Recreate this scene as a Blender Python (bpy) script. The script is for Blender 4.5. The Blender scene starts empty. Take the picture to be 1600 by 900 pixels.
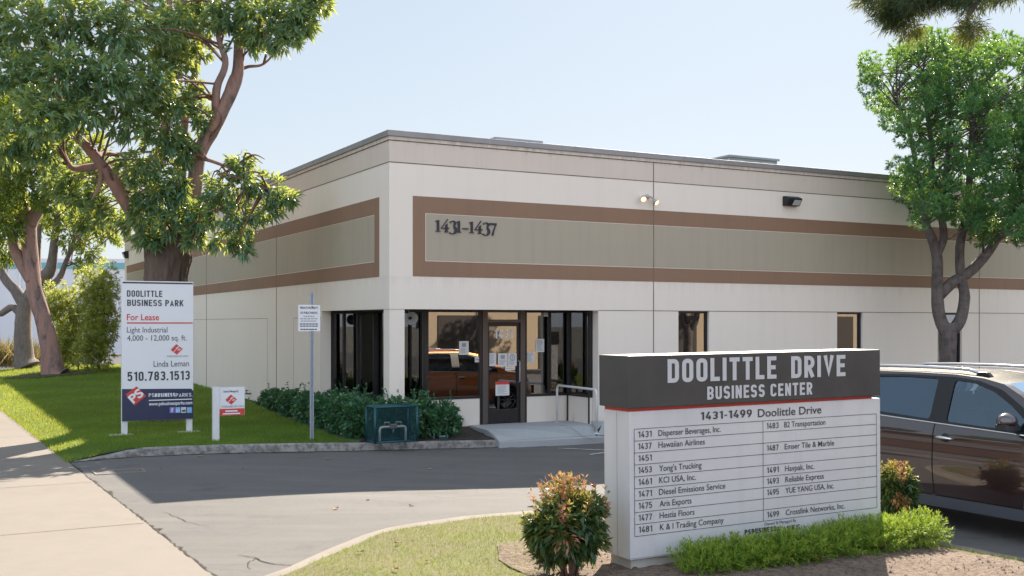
import bpy, bmesh, math, random
import numpy as np
from mathutils import Vector, Matrix
from mathutils.geometry import delaunay_2d_cdt

# ---------------------------------------------------------------- camera, sky, sun, exposure
SC = bpy.context.scene
COL = SC.collection
H = 2.2                      # eye height
F = 1719.0                   # focal length in photo pixels (1600 wide)
HZ = 506.0                   # horizon row in the photo
cam_d = bpy.data.cameras.new('camera'); cam = bpy.data.objects.new('camera', cam_d); COL.objects.link(cam)
cam.location = (0, 0, H); cam.rotation_euler = (math.radians(90), 0, 0)
cam_d.sensor_width = 36.0; cam_d.lens = 36.0 * F / 1600.0
cam_d.shift_y = (HZ - 450.0) / 1600.0
cam_d.clip_end = 3000.0; cam_d.clip_start = 0.1
SC.camera = cam
SUN_AZ, SUN_EL = math.radians(16.0), math.radians(38.0)   # azimuth from +Y towards +X
w = bpy.data.worlds.new('World'); SC.world = w; w.use_nodes = True
nt = w.node_tree; bg = nt.nodes['Background']
sky = nt.nodes.new('ShaderNodeTexSky'); sky.sky_type = 'NISHITA'; sky.sun_disc = False
sky.sun_elevation = SUN_EL; sky.sun_rotation = SUN_AZ; sky.dust_density = 1.0; sky.air_density = 1.0; sky.ozone_density = 1.0
veil = nt.nodes.new('ShaderNodeMix'); veil.data_type = 'RGBA'; veil.inputs[0].default_value = .94    # thin bright haze over the blue; added brightness behind the camera lifts shaded walls
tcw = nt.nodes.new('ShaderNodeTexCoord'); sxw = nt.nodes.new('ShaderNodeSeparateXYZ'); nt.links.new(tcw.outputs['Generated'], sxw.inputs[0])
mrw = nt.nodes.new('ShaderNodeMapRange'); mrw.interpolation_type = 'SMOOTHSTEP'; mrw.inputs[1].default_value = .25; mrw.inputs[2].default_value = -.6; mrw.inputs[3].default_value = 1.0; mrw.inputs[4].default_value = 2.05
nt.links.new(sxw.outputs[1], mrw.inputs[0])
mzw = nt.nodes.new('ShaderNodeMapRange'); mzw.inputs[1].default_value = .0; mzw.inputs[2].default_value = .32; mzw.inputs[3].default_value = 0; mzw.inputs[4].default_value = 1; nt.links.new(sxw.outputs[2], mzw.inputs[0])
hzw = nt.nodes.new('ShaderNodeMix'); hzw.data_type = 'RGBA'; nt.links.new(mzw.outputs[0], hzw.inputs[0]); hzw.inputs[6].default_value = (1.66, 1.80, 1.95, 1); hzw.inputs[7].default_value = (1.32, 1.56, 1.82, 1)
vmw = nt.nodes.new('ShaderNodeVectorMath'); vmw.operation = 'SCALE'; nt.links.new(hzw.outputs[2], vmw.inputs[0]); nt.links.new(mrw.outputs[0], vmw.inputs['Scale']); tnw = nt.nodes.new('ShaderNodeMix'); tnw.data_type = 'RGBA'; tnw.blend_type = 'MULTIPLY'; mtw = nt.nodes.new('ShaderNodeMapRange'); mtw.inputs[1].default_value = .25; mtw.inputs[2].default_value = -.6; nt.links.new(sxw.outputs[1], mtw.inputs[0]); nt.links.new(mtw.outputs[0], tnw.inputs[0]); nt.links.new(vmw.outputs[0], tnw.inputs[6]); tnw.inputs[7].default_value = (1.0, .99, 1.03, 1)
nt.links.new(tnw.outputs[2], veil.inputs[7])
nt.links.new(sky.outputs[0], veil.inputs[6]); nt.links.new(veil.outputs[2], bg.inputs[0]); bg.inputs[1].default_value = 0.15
sun_d = bpy.data.lights.new('sun', 'SUN'); sun_d.energy = 5.0; sun_d.angle = math.radians(0.5); sun_d.color = (1, .90, .76)
sun = bpy.data.objects.new('sun', sun_d); COL.objects.link(sun)
SUNV = Vector((math.sin(SUN_AZ)*math.cos(SUN_EL), math.cos(SUN_AZ)*math.cos(SUN_EL), math.sin(SUN_EL)))
sun.rotation_euler = SUNV.to_track_quat('Z', 'Y').to_euler(); sun.location = (20, 40, 40)
SC.view_settings.view_transform = 'Standard'; SC.view_settings.look = 'None'
SC.view_settings.exposure = 1.45; SC.view_settings.gamma = 1.0
SC.render.engine = 'CYCLES'
SC.cycles.max_bounces = 8; SC.cycles.transparent_max_bounces = 12
SC.cycles.use_denoising = True

# ---------------------------------------------------------------- helpers
R = random.Random(7); NR = np.random.default_rng(7)
U = Vector((.879, .477, 0)).normalized(); V = Vector((-U.y, U.x, 0))
ANG = math.atan2(U.y, U.x)
C0 = Vector((-2.31, 20.7, 0.0))               # the near corner of the office building

def ss(x):
    x = np.clip(x, 0, 1); return x*x*(3-2*x)
def G(x, y):                                   # the parking lot dips slightly towards the building
    return -0.2*ss((x+5)/6.)*ss((y-12.5)/4.5)
EDGE_P = Vector((-6.98, 17.35, 0)); EV = Vector((-.491, .871, 0)).normalized(); EN = Vector((EV.y, -EV.x, 0))
def edge_d(x, y):                              # distance from the edge of the pavement towards the lawn
    return (x-EDGE_P.x)*EN.x + (y-EDGE_P.y)*EN.y
def LZ(x, y):                                  # lawn height
    d = edge_d(x, y)
    return G(x, y)*(1-ss((y-21)/4.)) + .02 + .11*ss(d/1.1) + .22*ss((y-23)/20.)*ss(d/4.)
def at(px, py, z=0.0, zf=None):
    """ground point seen at a photo pixel"""
    for _ in range(12):
        Y = F*(H-z)/(py-HZ); X = (px-800)/F*Y
        if zf is None: break
        z = float(zf(X, Y))
    return Vector((X, Y, z))
def pt(px, py, Y):
    return Vector(((px-800)/F*Y, Y, H+(HZ-py)/F*Y))

def obj(name, me, mat=None, parent=None, smooth=False):
    o = bpy.data.objects.new(name, me); COL.objects.link(o)
    if mat is not None and len(me.materials) == 0: me.materials.append(mat)
    if parent is not None: o.parent = parent
    if smooth: me.polygons.foreach_set('use_smooth', [True]*len(me.polygons))
    return o
def tag(o, label=None, cat=None, group=None, kind=None):
    if label: o['label'] = label
    if cat: o['category'] = cat
    if group: o['group'] = group
    if kind: o['kind'] = kind
    return o
def thing(name, label, cat, loc=(0, 0, 0), rz=0, group=None):
    o = bpy.data.objects.new(name, None); COL.objects.link(o); o.empty_display_size = .2
    o.location = loc; o.rotation_euler = (0, 0, rz)
    return tag(o, label, cat, group)
def qmesh(name, verts, tris, attr=None):
    """fast triangle/quad mesh from arrays"""
    verts = np.asarray(verts, dtype=np.float32).reshape(-1, 3); tris = np.asarray(tris, dtype=np.int32)
    me = bpy.data.meshes.new(name); n = tris.shape[1]
    me.vertices.add(len(verts)); me.vertices.foreach_set('co', verts.ravel())
    me.loops.add(tris.size); me.loops.foreach_set('vertex_index', tris.ravel())
    me.polygons.add(len(tris)); me.polygons.foreach_set('loop_start', np.arange(0, tris.size, n, dtype=np.int32))
    me.polygons.foreach_set('loop_total', np.full(len(tris), n, dtype=np.int32))
    if attr is not None:
        a = me.attributes.new('rnd', 'FLOAT', 'POINT'); a.data.foreach_set('value', np.asarray(attr, dtype=np.float32))
    me.update(calc_edges=True); me.validate()
    return me

class MB:
    """collects boxes, tubes and prisms into one mesh"""
    def __init__(s): s.bm = bmesh.new()
    def box(s, x0, x1, y0, y1, z0, z1, bev=0):
        r = bmesh.ops.create_cube(s.bm, size=1.0)
        for v in r['verts']:
            v.co = Vector((x0+(v.co.x+.5)*(x1-x0), y0+(v.co.y+.5)*(y1-y0), z0+(v.co.z+.5)*(z1-z0)))
        if bev:
            es = list({e for v in r['verts'] for e in v.link_edges})
            bmesh.ops.bevel(s.bm, geom=es, offset=bev, segments=2, affect='EDGES', profile=.6)
        return s
    def tube(s, pts, r, n=10, cap=True):
        pts = [Vector(p) for p in pts]; rs = r if isinstance(r, (list, tuple)) else [r]*len(pts)
        rings = []; prev = None
        for i, p in enumerate(pts):
            d = (pts[min(i+1, len(pts)-1)]-pts[max(i-1, 0)]).normalized()
            a = prev if prev is not None else (Vector((0, 0, 1)) if abs(d.z) < .9 else Vector((1, 0, 0)))
            a = (a-d*a.dot(d)).normalized(); b = d.cross(a); prev = a
            rings.append([s.bm.verts.new(p+(a*math.cos(t)+b*math.sin(t))*rs[i]) for t in [2*math.pi*k/n for k in range(n)]])
        for i in range(len(rings)-1):
            for k in range(n):
                f = s.bm.faces.new((rings[i][k], rings[i][(k+1) % n], rings[i+1][(k+1) % n], rings[i+1][k])); f.smooth = True
        if cap:
            s.bm.faces.new(list(reversed(rings[0]))); s.bm.faces.new(rings[-1])
        return s
    def lathe(s, prof, c, axis=(0, 0, 1), n=24):
        axis = Vector(axis).normalized(); a = axis.orthogonal().normalized(); b = axis.cross(a); c = Vector(c)
        rings = [[s.bm.verts.new(c+axis*h+(a*math.cos(2*math.pi*k/n)+b*math.sin(2*math.pi*k/n))*max(r, 1e-4)) for k in range(n)] for r, h in prof]
        for i in range(len(rings)-1):
            for k in range(n):
                f = s.bm.faces.new((rings[i][k], rings[i][(k+1) % n], rings[i+1][(k+1) % n], rings[i+1][k])); f.smooth = True
        return s
    def prism(s, poly, axis, d0, d1):
        """polygon in the plane normal to axis ('y': (x,z) points; 'z': (x,y); 'x': (y,z)), extruded d0..d1"""
        def P(a, b, d): return {'y': (a, d, b), 'z': (a, b, d), 'x': (d, a, b)}[axis]
        lo = [s.bm.verts.new(P(a, b, d0)) for a, b in poly]; hi = [s.bm.verts.new(P(a, b, d1)) for a, b in poly]
        n = len(poly)
        s.bm.faces.new(lo); s.bm.faces.new(list(reversed(hi)))
        for k in range(n): s.bm.faces.new((lo[k], hi[k], hi[(k+1) % n], lo[(k+1) % n]))
        return s
    def face(s, pts):
        s.bm.faces.new([s.bm.verts.new(p) for p in pts]); return s
    def build(s, name, mat, parent=None, bev=0):
        if bev:
            bmesh.ops.bevel(s.bm, geom=list(s.bm.edges), offset=bev, segments=2, affect='EDGES', profile=.6)
        bmesh.ops.recalc_face_normals(s.bm, faces=s.bm.faces)
        me = bpy.data.meshes.new(name); s.bm.to_mesh(me); s.bm.free()
        return obj(name, me, mat, parent)

def inpoly(px, py, poly):
    px = np.asarray(px); py = np.asarray(py); c = np.zeros(px.shape, bool); n = len(poly)
    for i in range(n):
        x0, y0 = poly[i][0], poly[i][1]; x1, y1 = poly[(i+1) % n][0], poly[(i+1) % n][1]
        if y0 == y1: continue
        c ^= ((y0 > py) != (y1 > py)) & (px < (x1-x0)*(py-y0)/(y1-y0)+x0)
    return c
def densify(poly, step, closed=True):
    out = []; n = len(poly)
    for i in range(n if closed else n-1):
        a = Vector(poly[i][:2]); b = Vector(poly[(i+1) % n][:2]); k = max(1, int((b-a).length/step))
        out += [a.lerp(b, j/k) for j in range(k)]
    if not closed: out.append(Vector(poly[-1][:2]))
    return out
def cdt_patch(poly, step, zf, jitter=0.0):
    """a ground sheet: filled polygon with interior points, heights from zf"""
    b = densify(poly, step); n = len(b)
    xs = [p.x for p in b]; ys = [p.y for p in b]
    gx, gy = np.meshgrid(np.arange(min(xs)+step/2, max(xs), step), np.arange(min(ys)+step/2, max(ys), step))
    gx = gx.ravel(); gy = gy.ravel(); m = inpoly(gx, gy, [(p.x, p.y) for p in b])
    pts = b+[Vector((x, y)) for x, y in zip(gx[m], gy[m])]
    vs, es, fs, *_ = delaunay_2d_cdt(pts, [(i, (i+1) % n) for i in range(n)], [], 0, 1e-5)
    cx = [sum(vs[i].x for i in f)/3 for f in fs]; cy = [sum(vs[i].y for i in f)/3 for f in fs]
    keep = inpoly(cx, cy, [(p.x, p.y) for p in b])
    fs = [f for f, k in zip(fs, keep) if k]
    me = bpy.data.meshes.new('patch'); me.from_pydata([(v.x, v.y, float(zf(v.x, v.y))) for v in vs], [], fs); me.update()
    bm = bmesh.new(); bm.from_mesh(me)
    for f in bm.faces:
        f.normal_update()
        if f.normal.z < 0: f.normal_flip()
        f.smooth = True
    bm.to_mesh(me); bm.free()
    return me

# ---------------------------------------------------------------- materials
def mat(name, col, rough=.6, metal=0, spec=.5, noise=None, bump=None, coat=0, emit=None, streak=None, drips=()):
    """noise=(scale, amount, other colour); bump=(scale, strength); streak=(scale xyz, amount, colour)"""
    m = bpy.data.materials.new(name); m.use_nodes = True; t = m.node_tree; N = t.nodes; L = t.links
    p = N['Principled BSDF']; p.inputs['Roughness'].default_value = rough; p.inputs['Metallic'].default_value = metal
    p.inputs['Specular IOR Level'].default_value = spec
    if coat: p.inputs['Coat Weight'].default_value = coat; p.inputs['Coat Roughness'].default_value = .03
    tc = N.new('ShaderNodeTexCoord'); src = tc.outputs['Object']
    rgb = N.new('ShaderNodeRGB'); rgb.outputs[0].default_value = (*col, 1); out = rgb.outputs[0]
    def layer(out, scale, amt, c2, lo=.4, hi=.65, det=6, vec=None):
        mp = N.new('ShaderNodeMapping'); mp.inputs['Scale'].default_value = scale if isinstance(scale, tuple) else (scale,)*3
        L.new(src, mp.inputs[0])
        n = N.new('ShaderNodeTexNoise'); n.inputs['Scale'].default_value = 1; n.inputs['Detail'].default_value = det; n.inputs['Roughness'].default_value = .6
        L.new(mp.outputs[0], n.inputs[0])
        mr = N.new('ShaderNodeMapRange'); mr.inputs[1].default_value = lo; mr.inputs[2].default_value = hi; mr.inputs[3].default_value = 0; mr.inputs[4].default_value = amt
        L.new(n.outputs[0], mr.inputs[0])
        mx = N.new('ShaderNodeMix'); mx.data_type = 'RGBA'; L.new(mr.outputs[0], mx.inputs[0]); L.new(out, mx.inputs[6]); mx.inputs[7].default_value = (*c2, 1)
        return mx.outputs[2]
    for nz in ([noise] if isinstance(noise, tuple) else (noise or [])): out = layer(out, *nz)
    if streak: out = layer(out, *streak)
    for z_from, z_to, amt, c2 in drips:        # dirt runs that start at z_from and fade out towards z_to
        mp = N.new('ShaderNodeMapping'); mp.inputs['Scale'].default_value = (5.5, 5.5, .35); L.new(src, mp.inputs[0])
        n = N.new('ShaderNodeTexNoise'); n.inputs['Scale'].default_value = 1; n.inputs['Detail'].default_value = 7; n.inputs['Roughness'].default_value = .7; L.new(mp.outputs[0], n.inputs[0])
        sx = N.new('ShaderNodeSeparateXYZ'); L.new(src, sx.inputs[0])
        mr = N.new('ShaderNodeMapRange'); mr.inputs[1].default_value = z_to; mr.inputs[2].default_value = z_from; mr.inputs[3].default_value = .30; mr.inputs[4].default_value = -.12; mr.clamp = True; L.new(sx.outputs[2], mr.inputs[0])
        sb = N.new('ShaderNodeMath'); sb.operation = 'SUBTRACT'; L.new(n.outputs[0], sb.inputs[0]); L.new(mr.outputs[0], sb.inputs[1])
        m2 = N.new('ShaderNodeMapRange'); m2.inputs[1].default_value = .46; m2.inputs[2].default_value = .74; m2.inputs[4].default_value = amt; L.new(sb.outputs[0], m2.inputs[0])
        sgn = 1 if z_from > z_to else -1        # nothing on the far side of the start line
        cut = N.new('ShaderNodeMath'); cut.operation = 'LESS_THAN' if sgn > 0 else 'GREATER_THAN'; L.new(sx.outputs[2], cut.inputs[0]); cut.inputs[1].default_value = z_from
        mu = N.new('ShaderNodeMath'); mu.operation = 'MULTIPLY'; L.new(m2.outputs[0], mu.inputs[0]); L.new(cut.outputs[0], mu.inputs[1])
        mx = N.new('ShaderNodeMix'); mx.data_type = 'RGBA'; L.new(mu.outputs[0], mx.inputs[0]); L.new(out, mx.inputs[6]); mx.inputs[7].default_value = (*c2, 1); out = mx.outputs[2]
    L.new(out, p.inputs['Base Color'])
    if bump:
        hsrc = None
        for sc, st in ([bump] if isinstance(bump, tuple) else bump):
            mp = N.new('ShaderNodeMapping'); mp.inputs['Scale'].default_value = sc if isinstance(sc, tuple) else (sc,)*3; L.new(src, mp.inputs[0])
            n = N.new('ShaderNodeTexNoise'); n.inputs['Scale'].default_value = 1; n.inputs['Detail'].default_value = 8; n.inputs['Roughness'].default_value = .65
            L.new(mp.outputs[0], n.inputs[0])
            b = N.new('ShaderNodeBump'); b.inputs['Strength'].default_value = st; b.inputs['Distance'].default_value = .02
            L.new(n.outputs[0], b.inputs['Height'])
            if hsrc is not None: L.new(hsrc, b.inputs['Normal'])
            hsrc = b.outputs[0]
        L.new(hsrc, p.inputs['Normal'])
    if emit:
        p.inputs['Emission Color'].default_value = (*emit[0], 1); p.inputs['Emission Strength'].default_value = emit[1]
    return m
def leaf_mat(name, ramp, trans, tfac=.35, rough=.4, spec=.5):
    """ramp: list of (pos, colour) read by the per leaf random value"""
    m = bpy.data.materials.new(name); m.use_nodes = True; t = m.node_tree; N = t.nodes; L = t.links
    p = N['Principled BSDF']; p.inputs['Roughness'].default_value = rough; p.inputs['Specular IOR Level'].default_value = spec
    a = N.new('ShaderNodeAttribute'); a.attribute_name = 'rnd'
    cr = N.new('ShaderNodeValToRGB'); e = cr.color_ramp.elements
    while len(e) < len(ramp): e.new(.5)
    for k, (q, c) in enumerate(ramp): e[k].position = q; e[k].color = (*c, 1)
    L.new(a.outputs['Fac'], cr.inputs[0]); L.new(cr.outputs[0], p.inputs['Base Color'])
    tr = N.new('ShaderNodeBsdfTranslucent'); mx = N.new('ShaderNodeMix'); mx.data_type = 'RGBA'; mx.inputs[0].default_value = .6
    L.new(cr.outputs[0], mx.inputs[6]); mx.inputs[7].default_value = (*trans, 1); L.new(mx.outputs[2], tr.inputs[0])
    ms = N.new('ShaderNodeMixShader'); ms.inputs[0].default_value = tfac
    L.new(p.outputs[0], ms.inputs[1]); L.new(tr.outputs[0], ms.inputs[2])
    L.new(ms.outputs[0], N['Material Output'].inputs[0])
    return m
def glass_mat(name, tint, ior=1.5, boost=1.0, base=0.0, refl=(1, 1, 1)):
    m = bpy.data.materials.new(name); m.use_nodes = True; t = m.node_tree; N = t.nodes; L = t.links
    N.remove(N['Principled BSDF'])
    tr = N.new('ShaderNodeBsdfTransparent'); tr.inputs[0].default_value = (*tint, 1)
    gl = N.new('ShaderNodeBsdfGlossy'); gl.inputs['Roughness'].default_value = .004; gl.inputs[0].default_value = (*refl, 1)
    lw = N.new('ShaderNodeFresnel'); lw.inputs[0].default_value = ior
    mth = N.new('ShaderNodeMath'); mth.operation = 'MULTIPLY_ADD'; mth.inputs[1].default_value = boost; mth.inputs[2].default_value = base; mth.use_clamp = True
    L.new(lw.outputs[0], mth.inputs[0])
    ms = N.new('ShaderNodeMixShader'); L.new(mth.outputs[0], ms.inputs[0]); L.new(tr.outputs[0], ms.inputs[1]); L.new(gl.outputs[0], ms.inputs[2])
    L.new(ms.outputs[0], N['Material Output'].inputs[0])
    return m

M = {}
M['white_wall'] = mat('white_stucco', (.82, .73, .64), .85, noise=(.5, .25, (.75, .665, .585)), bump=[(60, .25), (4, .06)], streak=((5, 5, .35), .14, (.60, .52, .45), .5, .75), drips=((3.1, 2.6, .22, (.48, .41, .35)), (-.1, .45, .6, (.40, .33, .27))))
M['tan_wall'] = mat('tan_stucco', (.42, .355, .30), .85, noise=(.45, .3, (.50, .43, .36)), bump=[(60, .25)], streak=((6, 6, .3), .15, (.48, .40, .33), .5, .75), drips=((5.25, 4.85, .35, (.40, .33, .27)),))
M['parapet_wall'] = mat('parapet_stucco', (.67, .575, .49), .85, noise=(.7, .3, (.60, .51, .435)), bump=[(60, .25)], streak=((7, 7, .5), .2, (.50, .42, .355), .48, .75), drips=((5.74, 5.45, .6, (.24, .205, .175)),))
M['brown'] = mat('brown_paint', (.28, .165, .105), .8, noise=(.6, .35, (.23, .14, .095)), bump=(60, .2), streak=((5, 5, .4), .25, (.16, .11, .085), .5, .75))
M['olive'] = mat('olive_paint', (.42, .36, .275), .85, noise=(.5, .35, (.37, .33, .26)), bump=(60, .2), streak=((6, 6, .25), .25, (.28, .245, .185), .48, .75))
M['groove'] = mat('sealant_joint', (.16, .12, .10), .9, noise=(1.4, .6, (.30, .24, .20)))
M['coping'] = mat('coping_metal', (.30, .285, .28), .5, .3, noise=(2, .4, (.17, .165, .165)))
M['alu'] = mat('dark_aluminium', (.035, .032, .034), .4, .5, noise=(9, .3, (.06, .055, .05)))
M['alu_brown'] = mat('bronze_aluminium', (.12, .10, .09), .42, .5)
M['glass'] = glass_mat('tinted_glass', (.20, .20, .21), 1.5, 1.6, .16)
M['papers'] = mat('paper', (.75, .74, .72), .8)
M['ink'] = mat('ink', (.06, .06, .065), .7)
M['grey_ink'] = mat('grey_ink', (.35, .35, .37), .7)
M['red'] = mat('red_print', (.62, .055, .045), .5)
M['white_sign'] = mat('white_sign_panel', (.76, .76, .78), .4, noise=(1.2, .15, (.68, .68, .69)))
M['navy'] = mat('navy_print', (.025, .032, .085), .35)
M['white_print'] = mat('white_print', (.78, .78, .80), .5)
M['door_white'] = mat('white_vinyl', (.93, .93, .93), .6)
M['blue_icon'] = mat('blue_icon', (.05, .12, .42), .5)
M['sky_icon'] = mat('sky_icon', (.25, .45, .75), .5)
M['violet_icon'] = mat('violet_icon', (.28, .20, .60), .5)
M['white_post'] = mat('white_post', (.72, .72, .73), .6, noise=(6, .4, (.52, .50, .47)))
M['galv'] = mat('galvanised', (.36, .40, .46), .45, .6, noise=(14, .5, (.26, .29, .34)))
M['sign_dark'] = mat('sign_charcoal', (.043, .041, .041), .5, noise=(2.0, .35, (.085, .082, .08)), bump=(30, .06))
M['sign_grey'] = mat('sign_grey', (.62, .60, .61), .5, noise=(1.0, .25, (.44, .44, .46)), bump=(40, .05), streak=((7, 7, .8), .2, (.37, .36, .35), .5, .8), drips=((.0, .42, .55, (.42, .37, .31)), (1.45, 1.0, .3, (.42, .41, .40))))
M['sign_letter'] = mat('sign_letters', (.52, .52, .54), .5)
M['sign_red'] = mat('sign_red', (.45, .035, .025), .5, noise=(3, .4, (.3, .03, .025)))
M['plinth'] = mat('plinth_concrete', (.46, .43, .39), .9, noise=(4, .5, (.34, .30, .26)), bump=(50, .3))
M['asphalt'] = mat('asphalt', (.108, .101, .097), .9, noise=[(.35, .5, (.138, .128, .120)), (2.2, .4, (.085, .08, .078)), (13, .45, (.082, .077, .074), .5, .68), (95, .5, (.17, .158, .147), .52, .64, 3), (260, .6, (.20, .185, .17), .52, .62, 2), ((.3, 2.2, 1), .6, (.160, .148, .137), .48, .66), (.9, .55, (.07, .066, .065), .60, .72)], bump=[(220, .5), (30, .12)])
M['concrete'] = mat('pavement_concrete', (.203, .174, .148), .9, noise=[(.8, .55, (.150, .129, .110), .53, .70), (.5, .5, (.175, .147, .123)), (3.5, .4, (.225, .19, .16)), (90, .35, (.16, .138, .118), .5, .65, 3)], bump=[(160, .3), (12, .1)])
M['pad'] = mat('walk_concrete', (.42, .43, .44), .9, noise=[(1.2, .4, (.36, .365, .37)), (60, .3, (.30, .30, .30))], bump=[(120, .3)])
M['kerb'] = mat('kerb_concrete', (.31, .285, .26), .95, noise=[(2.5, .7, (.17, .155, .145)), (9, .85, (.055, .05, .05), .43, .60), (70, .5, (.42, .40, .37))], bump=[(50, .6), (9, .4)])
M['kerb_light'] = mat('pale_kerb_concrete', (.27, .232, .195), .95, noise=[(3, .6, (.20, .17, .145)), (60, .5, (.15, .13, .112))], bump=[(60, .5)])
M['lawn'] = mat('lawn_soil', (.05, .10, .02), .95, noise=[(1.1, .6, (.10, .16, .03)), (30, .6, (.045, .08, .02))], bump=[(60, .8)])
M['island'] = mat('island_turf', (.17, .17, .055), .95, noise=[(1.8, .9, (.20, .165, .09), .42, .58), (30, .6, (.09, .07, .04))], bump=[(50, .9)])
M['soil'] = mat('bare_soil', (.20, .14, .10), .97, noise=[(3, .7, (.26, .19, .14)), (22, .8, (.085, .055, .04), .46, .6), (90, .6, (.34, .27, .21), .55, .65)], bump=[(70, 1.), (14, .7)])
M['bed'] = mat('dark_mulch', (.045, .032, .026), .97, noise=[(20, .7, (.08, .06, .048)), (80, .5, (.02, .016, .014))], bump=[(50, 1.)])
M['far_ground'] = mat('far_ground', (.22, .20, .17), .95, noise=(.05, .6, (.15, .15, .11)))
M['white_paint'] = mat('white_road_paint', (.62, .62, .62), .8, noise=(9, .8, (.22, .22, .22), .45, .6))
M['rail'] = mat('white_rail', (.70, .70, .70), .4, noise=(10, .3, (.55, .53, .5)))
M['cage'] = mat('teal_cage', (.008, .062, .078), .4, .2, noise=(6, .4, (.014, .09, .11)))
M['pipe'] = mat('pipe_metal', (.50, .53, .52), .4, .6)
M['brass'] = mat('valve_bronze', (.22, .22, .20), .45, .8)
M['black'] = mat('black_plastic', (.012, .012, .014), .45)
M['horn'] = mat('horn_grey', (.42, .42, .40), .5)
M['lens'] = mat('lamp_lens', (.5, .5, .5), .15, spec=.8)
M['lamp_glow'] = mat('lamp_glow', (1, .75, .4), .4, emit=((1, .52, .16), 2.2))
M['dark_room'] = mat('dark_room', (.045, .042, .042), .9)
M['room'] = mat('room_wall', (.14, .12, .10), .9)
M['blind'] = mat('window_blind', (.30, .26, .20), .8)
M['roof'] = mat('roof_membrane', (.30, .30, .30), .9)
M['unit'] = mat('roof_unit_metal', (.23, .26, .29), .5, .3, noise=(3, .4, (.33, .34, .34)))
M['numerals'] = mat('dark_blue_numerals', (.012, .014, .035), .4)
M['bark'] = mat('rough_bark', (.115, .082, .07), .95, noise=[((9, 9, 1.2), .9, (.035, .026, .024)), ((3, 3, .6), .5, (.24, .175, .145))], bump=[((22, 22, 3), 1.), ((60, 60, 14), .7)])
M['bark_red'] = mat('smooth_reddish_bark', (.33, .18, .145), .85, noise=[((4, 4, 1.), .9, (.18, .125, .115), .45, .6), ((14, 14, 4), .5, (.36, .245, .20)), ((3, 3, 1.3), .9, (.10, .075, .072), .56, .66)], bump=[((14, 14, 4), .6)])
M['bark_grey'] = mat('grey_bark', (.19, .155, .145), .9, noise=[((10, 10, 3), .8, (.10, .082, .08)), ((30, 30, 9), .5, (.26, .22, .205))], bump=[((24, 24, 8), .8)])
M['bark_dark'] = mat('dark_grey_bark', (.13, .105, .098), .92, noise=[((12, 12, 4), .85, (.055, .045, .043)), ((4, 4, 7), .5, (.20, .165, .15))], bump=[((16, 16, 30), .8), ((40, 40, 12), .7)])
M['twig'] = mat('twig_bark', (.20, .10, .075), .9, noise=(9, .6, (.11, .07, .06)))
M['gum'] = leaf_mat('gum_leaf', [(0, (.035, .125, .095)), (.45, (.11, .265, .17)), (.75, (.22, .38, .17)), (1, (.42, .42, .08))], (.75, .70, .04), .42, .36, 1.0)
M['gum_light'] = leaf_mat('gum_leaf_pale', [(0, (.05, .12, .045)), (.6, (.09, .17, .045)), (1, (.25, .28, .06))], (.62, .66, .04), .45, .35, .5)
M['podo'] = leaf_mat('fern_pine_leaf', [(0, (.012, .07, .05)), (.45, (.045, .18, .085)), (.8, (.12, .30, .09)), (1, (.36, .42, .07))], (.5, .72, .05), .33, .4, .5)
M['pine'] = leaf_mat('drooping_needles', [(0, (.018, .05, .038)), (.55, (.04, .085, .05)), (1, (.30, .27, .05))], (.5, .5, .08), .3, .5, .4)
M['hedge'] = leaf_mat('hedge_leaf', [(0, (.025, .095, .06)), (.5, (.06, .175, .09)), (.9, (.11, .25, .08)), (1, (.24, .30, .07))], (.2, .34, .04), .25, .22, .7)
M['screen'] = leaf_mat('bamboo_leaf', [(0, (.10, .16, .05)), (.5, (.22, .29, .07)), (1, (.45, .46, .15))], (.85, .85, .2), .5, .5, .3)
M['nandina'] = leaf_mat('nandina_leaf', [(0, (.025, .075, .035)), (.5, (.05, .13, .045)), (.72, (.12, .17, .03)), (.80, (.34, .28, .05)), (.90, (.50, .17, .13)), (1, (.72, .40, .30))], (.5, .4, .08), .35, .3, .6)
M['juniper'] = leaf_mat('juniper_needles', [(0, (.07, .16, .025)), (.5, (.15, .27, .035)), (1, (.34, .42, .06))], (.6, .7, .08), .3, .5, .3)
M['grass'] = leaf_mat('grass_blade', [(0, (.03, .115, .012)), (.4, (.068, .20, .02)), (.75, (.13, .27, .03)), (1, (.30, .31, .07))], (.80, .74, .12), .40, .5, .3)
M['dry_grass'] = leaf_mat('dry_grass_blade', [(0, (.10, .18, .03)), (.5, (.19, .27, .05)), (1, (.36, .31, .13))], (.5, .5, .08), .3, .6, .3)
M['reed'] = leaf_mat('reed_blade', [(0, (.20, .17, .07)), (1, (.38, .30, .15))], (.5, .4, .15), .3, .6, .3)
M['litter'] = mat('dead_leaf', (.35, .22, .12), .9)
M['far_white'] = mat('far_white_wall', (.62, .62, .66), .8, noise=((.6, .6, .1), .3, (.54, .54, .58)))
M['teal'] = mat('teal_trim', (.16, .36, .40), .7)
M['far_tan'] = mat('sunlit_tan_wall', (.55, .42, .29), .9, noise=(.3, .3, (.48, .37, .26)))

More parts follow.
